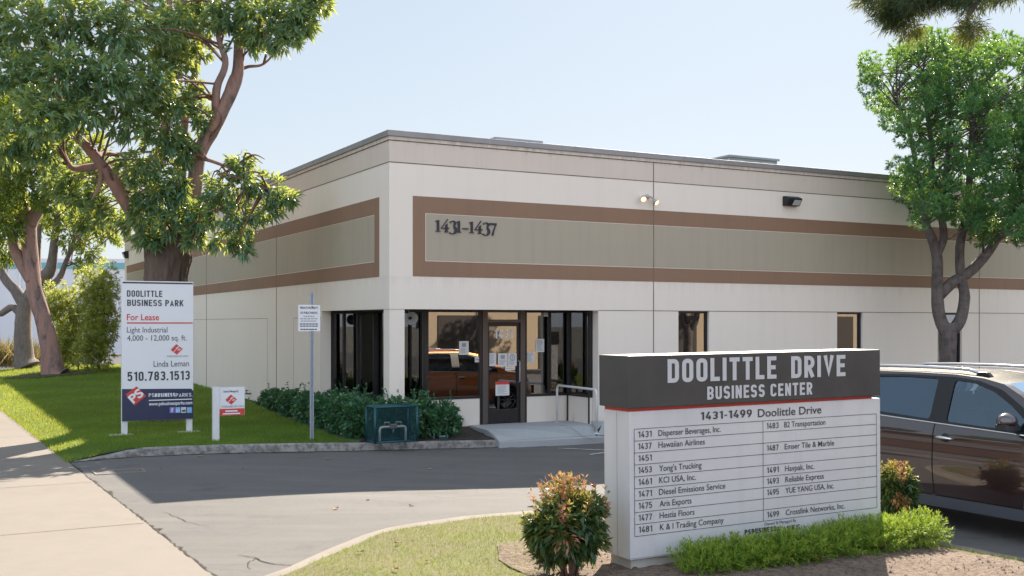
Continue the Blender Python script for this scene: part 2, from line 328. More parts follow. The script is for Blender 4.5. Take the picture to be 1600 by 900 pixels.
# ---------------------------------------------------------------- lettering
def _arc(cx, cy, rx, ry, a0, a1, n=9):
    out = []
    for k in range(n+1):
        t = math.radians(a0+(a1-a0)*k/n); c, q = math.cos(t), math.sin(t)
        out.append((cx+rx*math.copysign(abs(c)**.82, c), cy+ry*math.copysign(abs(q)**.82, q)))
    return out
def _glyph(ch, t):
    """centre lines of a plain condensed sign letter, cap height 1; returns strokes and advance width"""
    h = t/2; W = .50; L, R_, B_, T_ = h, W-h, h, 1-h; c = W/2; rx = c-h; ra = .5*(.5-h*.9)
    if ch == 'I': return [[(h, 0), (h, 1)]], t
    if ch == '.': return [[(h, 0), (h, t*1.05)]], t
    if ch == '-': return [[(0, .42), (.26, .42)]], .26
    if ch == 'O' or ch == '0':
        r = rx*.95; return [_arc(c, T_-r, rx, r, 0, 180)+_arc(c, B_+r, rx, r, 180, 360)+[(R_, T_-r)]], W
    if ch == 'D': r = rx*1.1; return [[(L, 0), (L, 1)], [(L, T_)]+_arc(R_-rx*.95, T_-r, rx*.95, r, 90, 0)+_arc(R_-rx*.95, B_+r, rx*.95, r, 0, -90)+[(L, B_)]], W
    if ch == 'L': return [[(L, 0), (L, 1)], [(L+h, B_), (.43, B_)]], .43
    if ch == 'T': return [[(.24, 0), (.24, 1-t)], [(0, T_), (.48, T_)]], .48
    if ch == 'E': return [[(L, 0), (L, 1)], [(L+h, B_), (.45, B_)], [(L+h, T_), (.45, T_)], [(L+h, .51), (.41, .51)]], .45
    if ch in 'RPB':
        y0 = .48; r = (T_-y0)/2; bowl = [(L, T_)]+_arc(max(R_-r, L+.02), T_-r, min(r, R_-L-.02), r, 90, -90)+[(L, y0)]; s_ = [[(L, 0), (L, 1)], bowl]
        if ch == 'R': s_.append([(c*.98, y0-h*.6), (R_+h*.05, .012)])
        if ch == 'B': r2 = (y0-B_)/2; s_.append([(L, B_)]+_arc(max(R_-r2, L+.02), B_+r2, min(r2, R_-L-.02), r2, -90, 90)+[(L, y0-.001)])
        return s_, W
    if ch == 'V': return [[(h*.95, 1), (.26, h*2.0), (.52-h*.95, 1)]], .52
    if ch == 'A': return [[(h*.95, 0), (.26, 1-h*2.0), (.52-h*.95, 0)], [(.14, .25), (.38, .25)]], .52
    if ch == 'U': return [[(L, 1), (L, B_+rx)]+_arc(c, B_+rx, rx, rx, 180, 360)+[(R_, 1)]], W
    if ch == 'N': return [[(L, 0), (L, 1)], [(R_, 0), (R_, 1)], [(L, 1-h*.3), (R_, h*.3)]], W
    if ch == 'K': return [[(L, 0), (L, 1)], [(L+h, .38), (.50-h*.7, 1)], [(L+h+.08, .50), (.52-h*.7, 0)]], .52
    if ch == 'C': r = rx*.95; return [_arc(c, T_-r, rx, r, -8, 180)+_arc(c, B_+r, rx, r, 180, 368)], W
    if ch == 'S': return [_arc(c, T_-ra, rx, ra, 12, 180, 8)+_arc(c, T_-ra, rx, ra, 205, 262, 4)+_arc(c, B_+ra, rx, ra, 82, 0, 6)+_arc(c, B_+ra, rx, ra, -10, -168, 8)], W
    if ch == '1': return [[(.26, 0), (.26, 1)], [(.26-h, 1-h*1.2), (.05, .80)]], .26+h
    if ch == '2': return [_arc(c, T_-.25, rx, .25, 165, -30, 9)+[(L+.02, B_+.02)], [(L, B_), (W, B_)]], W
    if ch == '3': return [_arc(c, T_-ra, rx, ra, 160, -80, 9), _arc(c, B_+ra, rx, ra, 80, -160, 9), [(c-.06, .5), (c+.08, .5)]], W
    if ch == '4': return [[(.33, 1), (.05, .27)], [(.04, .25), (W, .25)], [(.36, 0), (.36, .52)]], W
    if ch == '5': return [[(W-.04, T_), (L+.02, T_), (L, .52)]+_arc(c-.01, B_+.27, rx+.01, .27, 125, -158, 11)], W
    if ch == '6': return [_arc(c, B_+.26, rx, .26, 0, 360, 14), [(L, B_+.26), (L+.02, .58), (W-.18, 1)]], W
    if ch == '7': return [[(0, T_), (R_, T_), (.18, 0)]], W
    if ch == '8': return [_arc(c, T_-ra, rx*.92, ra, 90, 450, 14), _arc(c, B_+ra, rx, ra, 90, 450, 14)], W
    if ch == '9': return [_arc(c, T_-.26, rx, .26, 0, 360, 14), [(R_, T_-.26), (R_-.02, .42), (.18, 0)]], W
    return None
def stroke_text(body, t):
    vs, fs = [], []; x = 0; lay = 0
    for ch in body:
        if ch == ' ': x += .34; continue
        st, w_ = _glyph(ch, t)
        for path in st:
            P = [Vector(p) for p in path]; P = [p for i, p in enumerate(P) if i == 0 or (p-P[i-1]).length > 1e-4]; n = len(P); b = len(vs); closed = (P[0]-P[-1]).length < .03 and n > 4
            for i in range(n):
                a = (P[i]-P[i-1]).normalized() if i > 0 else ((P[0]-P[-2]).normalized() if closed else None); d = (P[i+1]-P[i]).normalized() if i < n-1 else ((P[1]-P[0]).normalized() if closed else None)
                a = a or d; d = d or a; m_ = (a+d).normalized(); k = 1/max(.45, m_.dot(d)); nn = Vector((-m_.y, m_.x))*t/2*k
                for q in (P[i]+nn, P[i]-nn): vs.append(Vector((x+q.x, q.y, lay)))
            for i in range(n-1): fs.append([b+2*i, b+2*i+1, b+2*i+3, b+2*i+2])
            lay = (lay+1) % 6
        x += w_+.135
    return vs, fs
_CAP = [None]
_CAP = [None]
def text_geo(body, bold=0.0):
    c = bpy.data.curves.new('lettering', 'FONT'); c.body = body; c.size = 1.0; c.offset = bold; c.resolution_u = 4; c.fill_mode = 'FRONT'
    o = bpy.data.objects.new('lettering', c); COL.objects.link(o)
    dg = bpy.context.evaluated_depsgraph_get(); dg.update()
    me = bpy.data.meshes.new_from_object(o.evaluated_get(dg)); bpy.data.objects.remove(o); bpy.data.curves.remove(c)
    vs = [v.co.copy() for v in me.vertices]; fs = [list(p.vertices) for p in me.polygons]; bpy.data.meshes.remove(me)
    return vs, fs
_CAP[0] = max(v.y for v in text_geo('H')[0])
class Sheet:
    """flat print on a vertical face (x to the right, z up, facing -y), collected per colour"""
    def __init__(s, y): s.y = y; s.v = []; s.f = []
    def text(s, body, x0, x1, z0, cap, bold=.0, shear=0):
        plain = all(c in 'IDOLTERPBVAUNKCS1234567890.- ' for c in body); cap_u = 1.0 if plain else _CAP[0]
        vs, fs = stroke_text(body, .135+bold*2.6) if plain else text_geo(body, bold); mn = min(v.x for v in vs); mx = max(v.x for v in vs); k = (x1-x0)/(mx-mn); kz = cap/cap_u; b = len(s.v)
        for v in vs:
            s.v.append((x0+(v.x-mn)*k, s.y-(v.z*.00025 if plain else 0), z0+v.y*kz))
        s.f += [[i+b for i in f] for f in fs]; return s
    def rect(s, x0, x1, z0, z1):
        return s.poly([(x0, z0), (x1, z0), (x1, z1), (x0, z1)])
    def poly(s, pts):
        b = len(s.v); s.v += [(x, s.y, z) for x, z in pts]; s.f.append(list(range(b, b+len(pts)))); return s
    def xf(s, fn): s.v = [fn(p) for p in s.v]; return s
    def build(s, name, mat, parent):
        me = bpy.data.meshes.new(name); me.from_pydata(s.v, [], s.f); me.update(); return obj(name, me, mat, parent)

# ---------------------------------------------------------------- ground, pavement, lot, kerbs
def struct(name, me, m, **k): return tag(obj(name, me, m, **k), kind='structure')
me = bpy.data.meshes.new('ground'); s_ = 900.0
me.from_pydata([(-s_, -s_, -.5), (s_, -s_, -.5), (s_, s_, -.5), (-s_, s_, -.5)], [], [(0, 1, 2, 3)]); struct('ground', me, M['far_ground'])
def along(d, off):            # a point on the pavement edge line, d metres along it, off metres to the lawn side
    return EDGE_P+EV*d+EN*off
kerb_px = [(112, 722.5), (150, 718.5), (200, 714.5), (300, 710), (400, 707.5), (480, 706), (560, 704.5), (640, 702.5), (700, 701), (775, 699), (853, 697.5)]
kerb_far = [at(x, y, 0, G) for x, y in kerb_px]
kl = kerb_far[-1]; kd = (kerb_far[-1]-kerb_far[-3]).normalized(); kdir = Vector((U.x*.5+kd.x*.5, U.y*.5+kd.y*.5, 0)).normalized()
kerb_end = [kl+kdir*d for d in (3, 8, 14, 24)]
isl_px = [(440, 905), (500, 876), (560, 851), (600, 839), (632, 832.5)]
isl_pts = [at(x, y, 0, G) for x, y in isl_px]
isl_out = [Vector((-2.6, 7.6, 0)), Vector((-2.5, 8.3, 0))]+isl_pts+[Vector((-.55, 12.05, 0)), Vector((.25, 12.45, 0)), Vector((1.0, 12.65, 0)), Vector((1.8, 12.6, 0)), Vector((2.5, 12.35, 0)), Vector((3.1, 11.9, 0)), Vector((3.55, 11.4, 0)), at(1440, 857), at(1520, 871), at(1600, 888), Vector((5.35, 8.75, 0)), Vector((6.4, 7.0, 0)), Vector((7.5, 5.0, 0))]
lot = [along(-16, 0), along(-3, 0), along(0, 0), along(.4, .1)]
lot = [Vector((4.2, -3, 0)), along(-14, 0), along(.05, 0)]+[p+Vector((0, .25, 0)) for p in kerb_far[1:]]+[p+Vector((0, .3, 0)) for p in kerb_end]+[Vector((60, 38, 0)), Vector((60, -6, 0))]
struct('parking_lot', cdt_patch([(p.x, p.y) for p in lot], .8, lambda x, y: G(x, y)), M['asphalt'])
sw = [along(-26, 0), along(50, 0), along(50, -2.7), along(-26, -2.7)]
def sw_z(x, y): return .006
struct('pavement', cdt_patch([(p.x, p.y) for p in sw], 1.5, sw_z), M['concrete'])
st = [along(-60, -2.85), along(90, -2.85), along(90, -16), along(-60, -16)]
struct('street', cdt_patch([(p.x, p.y) for p in st], 6, lambda x, y: -.13), M['asphalt'])
mb = MB()
a = along(-60, -2.7); b_ = along(90, -2.7)
mb.face([a+Vector((0, 0, .008)), b_+Vector((0, 0, .008)), b_-EN*.15+Vector((0, 0, .008)), a-EN*.15+Vector((0, 0, .008))])
mb.face([a-EN*.15+Vector((0, 0, .008)), b_-EN*.15+Vector((0, 0, .008)), b_-EN*.16+Vector((0, 0, -.14)), a-EN*.16+Vector((0, 0, -.14))])
tag(mb.build('street_kerb', M['kerb_light']), kind='structure')
mb = MB()                      # expansion joints of the pavement and the crumbling seam against the asphalt
for d in (-13.2, -9.6, -6.0, -2.4, 1.2, 4.8, 8.4, 12, 15.6, 19.2, 22.8):
    p = along(d, -.02); q = along(d, -2.68); e = EV*.009; z = Vector((0, 0, .0095))
    mb.face([p-e+z, p+e+z, q+e+z, q-e+z])
tag(mb.build('pavement_joint', M['groove']), kind='structure')
mb = MB(); prev = None
for i in range(150):
    d = -11+i*.0735; wv = .008+.028*max(0, R.gauss(.3, .5))*(1 if R.random() < .8 else 2.0)
    p = along(d, R.uniform(-.012, .01)); q = p+EN*wv; z = Vector((0, 0, .0105))
    if prev: mb.face([prev[0]+z, prev[1]+z, q+z, p+z])
    prev = (p, q)
tag(mb.build('asphalt_seam', M['bed']), kind='structure')

def kerb_sweep(name, pts, hfun, width, m, side, zf=G, step=.25):
    """kerb along a polyline of road-edge points; side=+1: body lies to the left of the walking direction"""
    p2 = densify([(p.x, p.y) for p in pts], step, closed=False); V_, F_ = [], []
    acc = 0
    for i, p in enumerate(p2):
        d = (p2[min(i+1, len(p2)-1)]-p2[max(i-1, 0)]).normalized(); n = Vector((-d.y, d.x))*side
        z = float(zf(p.x, p.y)); h = hfun(i/(len(p2)-1), p); jz = R.uniform(-.004, .004)
        for off, zz in ((-.01, -.15), (0, 0.0), (.008, .5*h), (.022, .86*h), (.05, h+jz), (width-.03, h+jz), (width, h-.012), (width, -.15)):
            o = p+n*off; V_.append((o.x+R.uniform(-.003, .003), o.y+R.uniform(-.003, .003), z+zz if zz > -.1 else z-.15))
    for i in range(len(p2)-1):
        for k in range(7):
            a = i*8+k; F_.append((a, a+8, a+9, a+1))
    for c in (0, (len(p2)-1)*8): F_.append(tuple(range(c, c+8)))
    me = bpy.data.meshes.new(name); me.from_pydata(V_, [], F_); me.update()
    bm = bmesh.new(); bm.from_mesh(me); bmesh.ops.recalc_face_normals(bm, faces=bm.faces); bm.to_mesh(me); bm.free()
    return struct(name, me, m)
kerb_sweep('lawn_kerb', kerb_far, lambda f, p: .015+.125*float(ss((p.x+6.95)/.9)), .16, M['kerb'], 1)
kerb_sweep('island_kerb', isl_out, lambda f, p: .10, .24, M['kerb_light'], -1)
vv, ff = [], []                 # dirt gathered along the foot of the kerb
dp = densify([(p.x, p.y) for p in kerb_far], .07, closed=False)
for i, p in enumerate(dp):
    d = (dp[min(i+1, len(dp)-1)]-dp[max(i-1, 0)]).normalized(); n = Vector((d.y, -d.x)); o = p+n*(.035+.05*abs(R.gauss(0, .7)))
    for e in (p-n*.01, o): vv.append((e.x, e.y, float(G(e.x, e.y))+.005))
    if i: ff.append((2*i-2, 2*i-1, 2*i+1, 2*i))
me = bpy.data.meshes.new('gutter_dirt'); me.from_pydata(vv, [], ff); struct('gutter_dirt', me, M['bed'])
# island ground: turf on the left, bare soil on the right
ins = []
io = densify([(p.x, p.y) for p in isl_out], .3, closed=False)
for i, p in enumerate(io):
    d = (io[min(i+1, len(io)-1)]-io[max(i-1, 0)]).normalized(); n = Vector((d.y, -d.x)); ins.append(p+n*.21)
isl_poly = [(p.x, p.y) for p in ins]+[(6.0, 3.0), (-1.6, 3.0)]
def IZ(x, y): return .10+.015*math.sin(x*2.3+y*1.1)*math.sin(y*2.9)+.02*ss((12.2-y)/2)
struct('island_ground', cdt_patch(isl_poly, .25, IZ), M['island'])
soil_poly = [(.28, 3.2), (.18, 8.9), (-.12, 9.7), (-.10, 10.2), (.25, 10.75), (.55, 11.3), (1.0, 11.9), (1.9, 12.1), (2.9, 11.75), (3.45, 11.1), (4.2, 9.9), (5.2, 8.2), (5.7, 5), (5.8, 3.2)]
def jit(poly, a, step=.25):
    return [(p.x+R.uniform(-a, a), p.y+R.uniform(-a, a)) for p in densify(poly, step)]
struct('island_soil', cdt_patch(jit(soil_poly, .05), .12, lambda x, y: IZ(x, y)+.012+.012*math.sin(x*17+y*5)*math.sin(y*23-x*7)), M['soil'])
# lawn in front of the office and down its long side
lawn_edge = [p+Vector((0, .145, 0)) for p in kerb_far]
bw = lambda s, t: C0+U*s+V*t
lawn_poly = [along(0.1, .02)]+lawn_edge[1:7]+[bw(.9, 3.0), bw(.1, 3.0), bw(.1, 31), bw(6, 34), along(33.5, 6), along(33.5, .02)]
struct('lawn', cdt_patch([(p.x, p.y) for p in lawn_poly], .6, LZ), M['lawn'])
TK = (kl.x-C0.x)*V.x+(kl.y-C0.y)*V.y; WK = float(G(kl.x, kl.y))+.125
def WZ(x, y):
    t = (x-C0.x)*V.x+(y-C0.y)*V.y
    return .10-(.10-WK)*min(1.15, max(0, -t-.2)/(-TK-.2))
bed_px = [(322, 607.5), (360, 618), (402, 634), (450, 656), (500, 675), (545, 691.5), (565, 693), (640, 691.5), (700, 690.5), (776, 687.5)]
bed = [at(x, y, 0, LZ) for x, y in bed_px[:6]]+[p+Vector((0, .17, 0)) for p in kerb_far[6:]]
def BZ(x, y):
    s_ = (x-C0.x)*U.x+(y-C0.y)*U.y; a = LZ(x, y)+.02; return a+(min(a, WZ(x, y)-.03)-a)*float(ss((s_+2.2)/1.6))
pad_l = [at(776, 688, 0, lambda x, y: -.03), at(718, 662, .09)]
bed_poly = bed+[bw(2.6, .3), bw(2.6, 1.15), bw(1.2, 4.1), bw(.05, 4.1), bw(.05, 13.5)]
struct('planting_bed', cdt_patch(jit([(p.x, p.y) for p in bed_poly], .035, .3), .25, lambda x, y: BZ(x, y)+.010*math.sin(x*9)*math.sin(y*8)), M['bed'])
pit = [(Vector(((84-800)/F*41.0+1.6*math.cos(a), 40.7+1.3*math.sin(a), 0))) for a in np.linspace(0, 6.1, 16)]
struct('tree_pit', cdt_patch(jit([(p.x, p.y) for p in pit], .1, .4), .4, lambda x, y: LZ(x, y)+.05), M['bed'])
# concrete walk to the door
pe = [at(776, 688.5, 0, G)+Vector((0, 0, 0)), at(853, 697, 0, G)]
walk_poly = [at(730, 664.5, .09), at(780, 689.5, -.05), Vector((kl.x-.02, kl.y-.02, 0)), kl+kdir*.3, kl+kdir*3, kl+kdir*8, kl+kdir*24, bw(30, 0.05), bw(4.7, .05), bw(4.66, 1.25), bw(1.9, 1.25)]
me = cdt_patch([(p.x, p.y) for p in walk_poly], .6, WZ)
bm = bmesh.new(); bm.from_mesh(me); r = bmesh.ops.extrude_face_region(bm, geom=bm.faces[:])
for v in [g for g in r['geom'] if isinstance(g, bmesh.types.BMVert)]: v.co.z -= .25
for f in bm.faces: f.smooth = False
bmesh.ops.recalc_face_normals(bm, faces=bm.faces)
bm.to_mesh(me); bm.free(); struct('front_walk', me, M['pad'])
mb = MB()                       # scored lines on the walk
for s0, t0, s1, t1 in ((2.2, -.62, 6, -.62), (3.9, -2.3, 3.9, .3), (6.0, -2.6, 6.0, .0)):
    p, q = bw(s0, t0), bw(s1, t1); d = (q-p).normalized(); n = Vector((-d.y, d.x, 0))*.006
    for k in range(6):
        a, c = p.lerp(q, k/6), p.lerp(q, (k+1)/6); za, zc = WZ(a.x, a.y)+.004, WZ(c.x, c.y)+.004
        mb.face([(a-n).to_2d().to_3d()+Vector((0, 0, za)), (c-n).to_2d().to_3d()+Vector((0, 0, zc)), (c+n).to_2d().to_3d()+Vector((0, 0, zc)), (a+n).to_2d().to_3d()+Vector((0, 0, za))])
tag(mb.build('walk_joint', M['groove']), kind='structure')
mb = MB()                       # painted stall lines on the asphalt
def paint(p, q, w):
    d = (q-p).normalized(); n = Vector((-d.y, d.x, 0))*w/2; k = max(2, int((q-p).length/.5))
    for i in range(k):
        a, c = p.lerp(q, i/k), p.lerp(q, (i+1)/k)
        mb.face([Vector((e.x, e.y, float(G(e.x, e.y))+.012)) for e in (a-n, c-n, c+n, a+n)])
paint(at(872, 701, 0, G), at(940, 712, 0, G)+U*1.5-V*.5, .07); paint(at(922, 711, 0, G), at(945, 705, 0, G)+U*.6, .07)
for k in range(5): paint(kl+kdir*(4.6+k*2.7)-V*.1, kl+kdir*(4.6+k*2.7)-V*4.6, .09)
tag(mb.build('stall_marking', M['white_paint']), kind='structure')
mb = MB()                       # raised concrete lump beside the hand rail, a small flare of the walk
p = [bw(4.25, -.62), bw(5.9, -1.6), bw(6.2, -1.1), bw(4.5, .0)]
mb.face([p[0]+Vector((0, 0, WZ(p[0].x, p[0].y)+.002)), p[1]+Vector((0, 0, WZ(p[1].x, p[1].y)+.002)), p[1]*.93+p[2]*.07+Vector((-.12, .1, .17)), p[0]*.9+p[3]*.1+Vector((.12, .05, .19))])
q = [p[0]*.9+p[3]*.1+Vector((.12, .05, .19)), p[1]*.93+p[2]*.07+Vector((-.12, .1, .17)), p[2]+Vector((0, 0, .17)), p[3]+Vector((0, 0, .19))]
mb.face(q); mb.face([p[0]+Vector((0, 0, .05)), q[0], q[3], p[3]+Vector((0, 0, .05))]); mb.face([p[1]+Vector((0, 0, -.08)), p[2]+Vector((0, 0, 0)), q[2], q[1]])
tag(mb.build('walk_ramp', M['pad']), kind='structure')

mb = MB()                       # cracks in the asphalt
def crack(pts, w):
    p = [at(x, y, 0, G) for x, y in pts]; q = []
    for a, b in zip(p, p[1:]):
        n = max(2, int((b-a).length/.06)); q += [a.lerp(b, k/n)+Vector((R.gauss(0, .012), R.gauss(0, .012), 0)) for k in range(n)]
    q.append(p[-1]); m = len(q)
    for i in range(m-1):
        d = (q[i+1]-q[i]).normalized(); n = Vector((-d.y, d.x, 0)); f0, f1 = (w*R.uniform(.4, 1.2)*math.sin(math.pi*(.08+.88*k/m)) for k in (i, i+1))
        mb.face([Vector((e.x, e.y, float(G(e.x, e.y))+.0065)) for e in (q[i]-n*f0, q[i+1]-n*f1, q[i+1]+n*f1, q[i]+n*f0)])
crack([(372, 868), (396, 872), (420, 880), (450, 884), (482, 885)], .012); crack([(400, 871), (388, 880), (392, 890)], .006); crack([(255, 800), (300, 818), (330, 824)], .006)
crack([(620, 770), (700, 778), (790, 772)], .005); crack([(520, 742), (600, 733), (700, 731)], .006); crack([(330, 760), (380, 752), (470, 758)], .005); crack([(1440, 836), (1520, 842), (1600, 838)], .006)
tag(mb.build('asphalt_crack', M['bed']), kind='structure')

# ---------------------------------------------------------------- the office building
B = thing('office_building', 'single storey cream stucco office with brown bands and a recessed glass corner entrance', 'building', C0, ANG)
def S(px, t=0.0, off=0.0):
    q = (px-800)/F; bx = C0.x+V.x*t; by = C0.y+V.y*t
    return (q*by-bx)/(U.x-q*U.y)
def T(px, s=0.0):
    q = (px-800)/F; bx = C0.x+U.x*s; by = C0.y+U.y*s
    return (q*by-bx)/(V.x-q*V.y)
def ZB(py, s, t):
    return H+(HZ-py)/F*(C0.y+U.y*s+V.y*t)
LW, FW = 29.7, 46.0
zh, zg, zc, zt, zz0 = 2.48, 5.25, 5.67, 5.85, -.4
wins = [(S(1060), S(1108)), (S(1308), S(1348)), (S(1465), S(1503)), (S(1760), S(1790)), (27.0, 27.85), (31, 31.85)]
OPR, OPT = S(935), T(502)
mb = MB()
mb.box(0, FW, 0, .22, zh, 3.9); mb.box(0, .22, .22, LW, zh, 3.9)
x = OPR
for a, b in wins:
    mb.box(x, a, 0, .22, zz0, zh); mb.box(a, b, 0, .22, zz0, .55); x = b
mb.box(x, FW, 0, .22, zz0, zh)
mb.box(0, .22, OPT, LW, zz0, zh)
mb.box(.22, FW, LW-.22, LW, zz0, zg); mb.box(FW-.22, FW, .22, LW-.22, zz0, zg)
mb.build('wall', M['white_wall'], B)
mb = MB(); mb.box(0, FW, 0, .22, 3.9, zg); mb.box(0, .22, .22, LW, 3.9, zg); mb.build('upper_wall', M['white_wall'], B)
mb = MB(); mb.box(0, FW, 0, .22, zg, zc); mb.box(0, .22, .22, LW, zg, zc); mb.box(.22, FW, LW-.22, LW, zg, zc); mb.box(FW-.22, FW, .22, LW-.22, zg, zc)
mb.build('parapet', M['parapet_wall'], B)
mb = MB(); mb.box(-.02, FW+.02, -.02, .24, zc, 5.735); mb.box(-.02, .24, .24, LW, zc, 5.735); mb.build('parapet_strip', M['parapet_wall'], B)
mb = MB(); mb.box(-.045, FW+.04, -.045, .26, 5.737, zt); mb.box(-.045, .26, .26, LW+.04, 5.737, zt); mb.build('coping', M['coping'], B, bev=.012)
mb = MB(); mb.box(.22, FW-.22, .22, LW-.22, 5.2, 5.3); mb.build('roof', M['roof'], B)
mb = MB(); mb.box(.012, .32, .012, .32, zz0, zh-.002); mb.build('column', M['white_wall'], B, bev=.01)
# brown frame bands and olive panels (painted)
b0, b1, b2, b3 = 3.105, 3.40, 4.32, 4.636
mb = MB(); mb.box(.48, FW-.3, -.006, .001, b2, b3); mb.box(.48, FW-.3, -.006, .001, b0, b1); mb.box(.48, .74, -.006, .001, b1, b2)
mb.box(-.006, .001, .5, LW-.5, b2, b3); mb.box(-.006, .001, .5, LW-.5, b0, b1); mb.box(-.006, .001, .5, .74, b1, b2); mb.build('brown_band', M['brown'], B)
mb = MB(); mb.box(.755, FW-.5, -.003, .002, b1+.012, b2-.012); mb.box(-.003, .002, .755, LW-.5, b1+.012, b2-.012); mb.build('olive_panel', M['olive'], B)
mb = MB()
for z in (zg, zc-.008):
    mb.box(0, FW, -.004, .0, z-.009, z+.009); mb.box(-.004, 0, .0, LW, z-.009, z+.009)
mb.box(OPR, FW, -.004, 0, zh-.007, zh+.007)
for s in (6.08, 16.41, 26.7, 37): mb.box(s-.008, s+.008, -.009, 0, zz0, zc)
for t in (7.34, 14.75, 22.1): mb.box(-.009, 0, t-.008, t+.008, zz0, zc)
mb.build('joint', M['groove'], B); mb = MB()
for a, b in ((T(418), T(303)), (OPT+.02, T(459)), (T(290), T(240))):   # filled-in openings of the long side
    mb.box(-.004, 0, a, b, 2.33, 2.345); mb.box(-.004, 0, a-.012, a, zz0, 2.345); mb.box(-.004, 0, b, b+.012, zz0, 2.345)
mb.build('infill_outline', M['tan_wall'], B)
# interior
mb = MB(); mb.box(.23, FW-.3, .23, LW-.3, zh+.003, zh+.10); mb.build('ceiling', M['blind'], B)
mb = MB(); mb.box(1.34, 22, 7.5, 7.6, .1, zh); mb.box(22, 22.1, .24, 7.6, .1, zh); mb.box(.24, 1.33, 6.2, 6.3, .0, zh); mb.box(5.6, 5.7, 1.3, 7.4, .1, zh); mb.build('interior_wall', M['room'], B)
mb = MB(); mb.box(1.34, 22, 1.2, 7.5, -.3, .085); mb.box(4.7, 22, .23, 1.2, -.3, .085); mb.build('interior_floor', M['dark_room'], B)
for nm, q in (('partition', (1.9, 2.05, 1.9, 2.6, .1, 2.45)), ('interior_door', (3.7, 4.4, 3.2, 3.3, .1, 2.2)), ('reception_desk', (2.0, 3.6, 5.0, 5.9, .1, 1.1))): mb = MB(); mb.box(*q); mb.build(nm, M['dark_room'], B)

ZS, ZT = .70, 2.44
T1, S1, S2 = 1.2, 1.32, OPR-.03
def storefront(p0, p1, cuts, knee=True, fw=.055, th=.10, z0=ZS, z1=ZT):
    """one glazed plane between two plan points: frame (a window part), pane, knee wall below"""
    ax = abs(p1[0]-p0[0]) > abs(p1[1]-p0[1])
    lo, hi = (min(p0[0], p1[0]), max(p0[0], p1[0])) if ax else (min(p0[1], p1[1]), max(p0[1], p1[1])); c = p0[1] if ax else p0[0]
    def bx(m, a, b, d0, d1, za, zb): m.box(a, b, c+d0, c+d1, za, zb) if ax else m.box(c+d0, c+d1, a, b, za, zb)
    fr = MB(); h = th/2
    bx(fr, lo, hi, -h, h, z0-.05, z0); bx(fr, lo, hi, -h, h, z1, zh-.002)
    for q in [lo, *cuts, hi-fw]: bx(fr, q, q+fw, -h, h, z0, z1)
    f = fr.build('window', M['alu'], B)
    g = MB(); bx(g, lo+fw*.5, hi-fw*.5, -.004, .004, z0, z1); g.build('pane', M['glass'], f)
    if knee:
        k = MB(); bx(k, lo, hi, -.035, .035, .08, z0-.052); k.build('knee_wall', M['white_wall'], B)
        k = MB(); bx(k, lo, hi, -h, h, -.1, .078)
        for q in (lo, hi-fw): bx(k, q+.001, q+fw-.001, -h+.002, h-.002, .08, z0-.051)
        k.build('window_base', M['alu'], B)
    return f
storefront((.23, 3.94), (S1-.055, 3.94), [.5, .82], z0=.62)
storefront((S1, 3.99), (S1, 1.26), [2.5], z0=.62)
d0, d1, d2, d3 = S(752, T1), S(760, T1), S(811, T1), S(818, T1)
storefront((S1-.05, T1), (d0, T1), [])
storefront((d3, T1), (S2+.05, T1), [S(856, T1)])
storefront((S2, T1-.056), (S2, .23), [])
# transom and door
mb = MB(); mb.box(d0, d1, T1-.07, T1+.07, .1, zh-.002); mb.box(d2, d3, T1-.07, T1+.07, .1, zh-.002); mb.box(d1, d2, T1-.07, T1+.07, 2.23, 2.29); mb.box(d1, d2, T1-.06, T1+.06, ZT, zh-.003)
f = mb.build('door_frame', M['alu_brown'], B)
mb = MB(); mb.box(d1, d2, T1-.004, T1+.004, 2.29, ZT); mb.build('pane', M['glass'], f)
mb = MB(); st_ = .055; mb.box(d1+.004, d1+st_, T1-.025, T1+.025, .11, 2.225); mb.box(d2-st_, d2-.004, T1-.025, T1+.025, .11, 2.225); mb.box(d1+st_, d2-st_, T1-.025, T1+.025, 2.15, 2.225); mb.box(d1+st_, d2-st_, T1-.025, T1+.025, .11, .40)
dr = mb.build('door', M['alu'], B)
mb = MB(); mb.box(d1+st_, d2-st_, T1-.004, T1+.004, .40, 2.15); mb.build('pane', M['glass'], dr)
mb = MB(); hx = d2-.03; mb.tube([(hx, T1-.025, 1.42), (hx, T1-.09, 1.40), (hx, T1-.09, .98), (hx, T1-.025, .96)], .014); mb.build('handle', M['horn'], dr)
Sheet(T1-.0065).text('1431', S(772, T1), S(801, T1), ZB(529, 3.0, T1), .20, .025).build('door_number', M['door_white'], dr)
# slit windows of the front
for a, b in wins:
    fr = MB(); fr.box(a, a+.045, .06, .14, .55, zh); fr.box(b-.045, b, .06, .14, .55, zh); fr.box(a+.045, b-.045, .06, .14, zh-.05, zh); fr.box(a+.045, b-.045, .06, .14, .55, .60)
    f = fr.build('window', M['alu'], B)
    g = MB(); g.box(a+.045, b-.045, .096, .104, .60, zh-.05); g.build('pane', M['glass'], f)
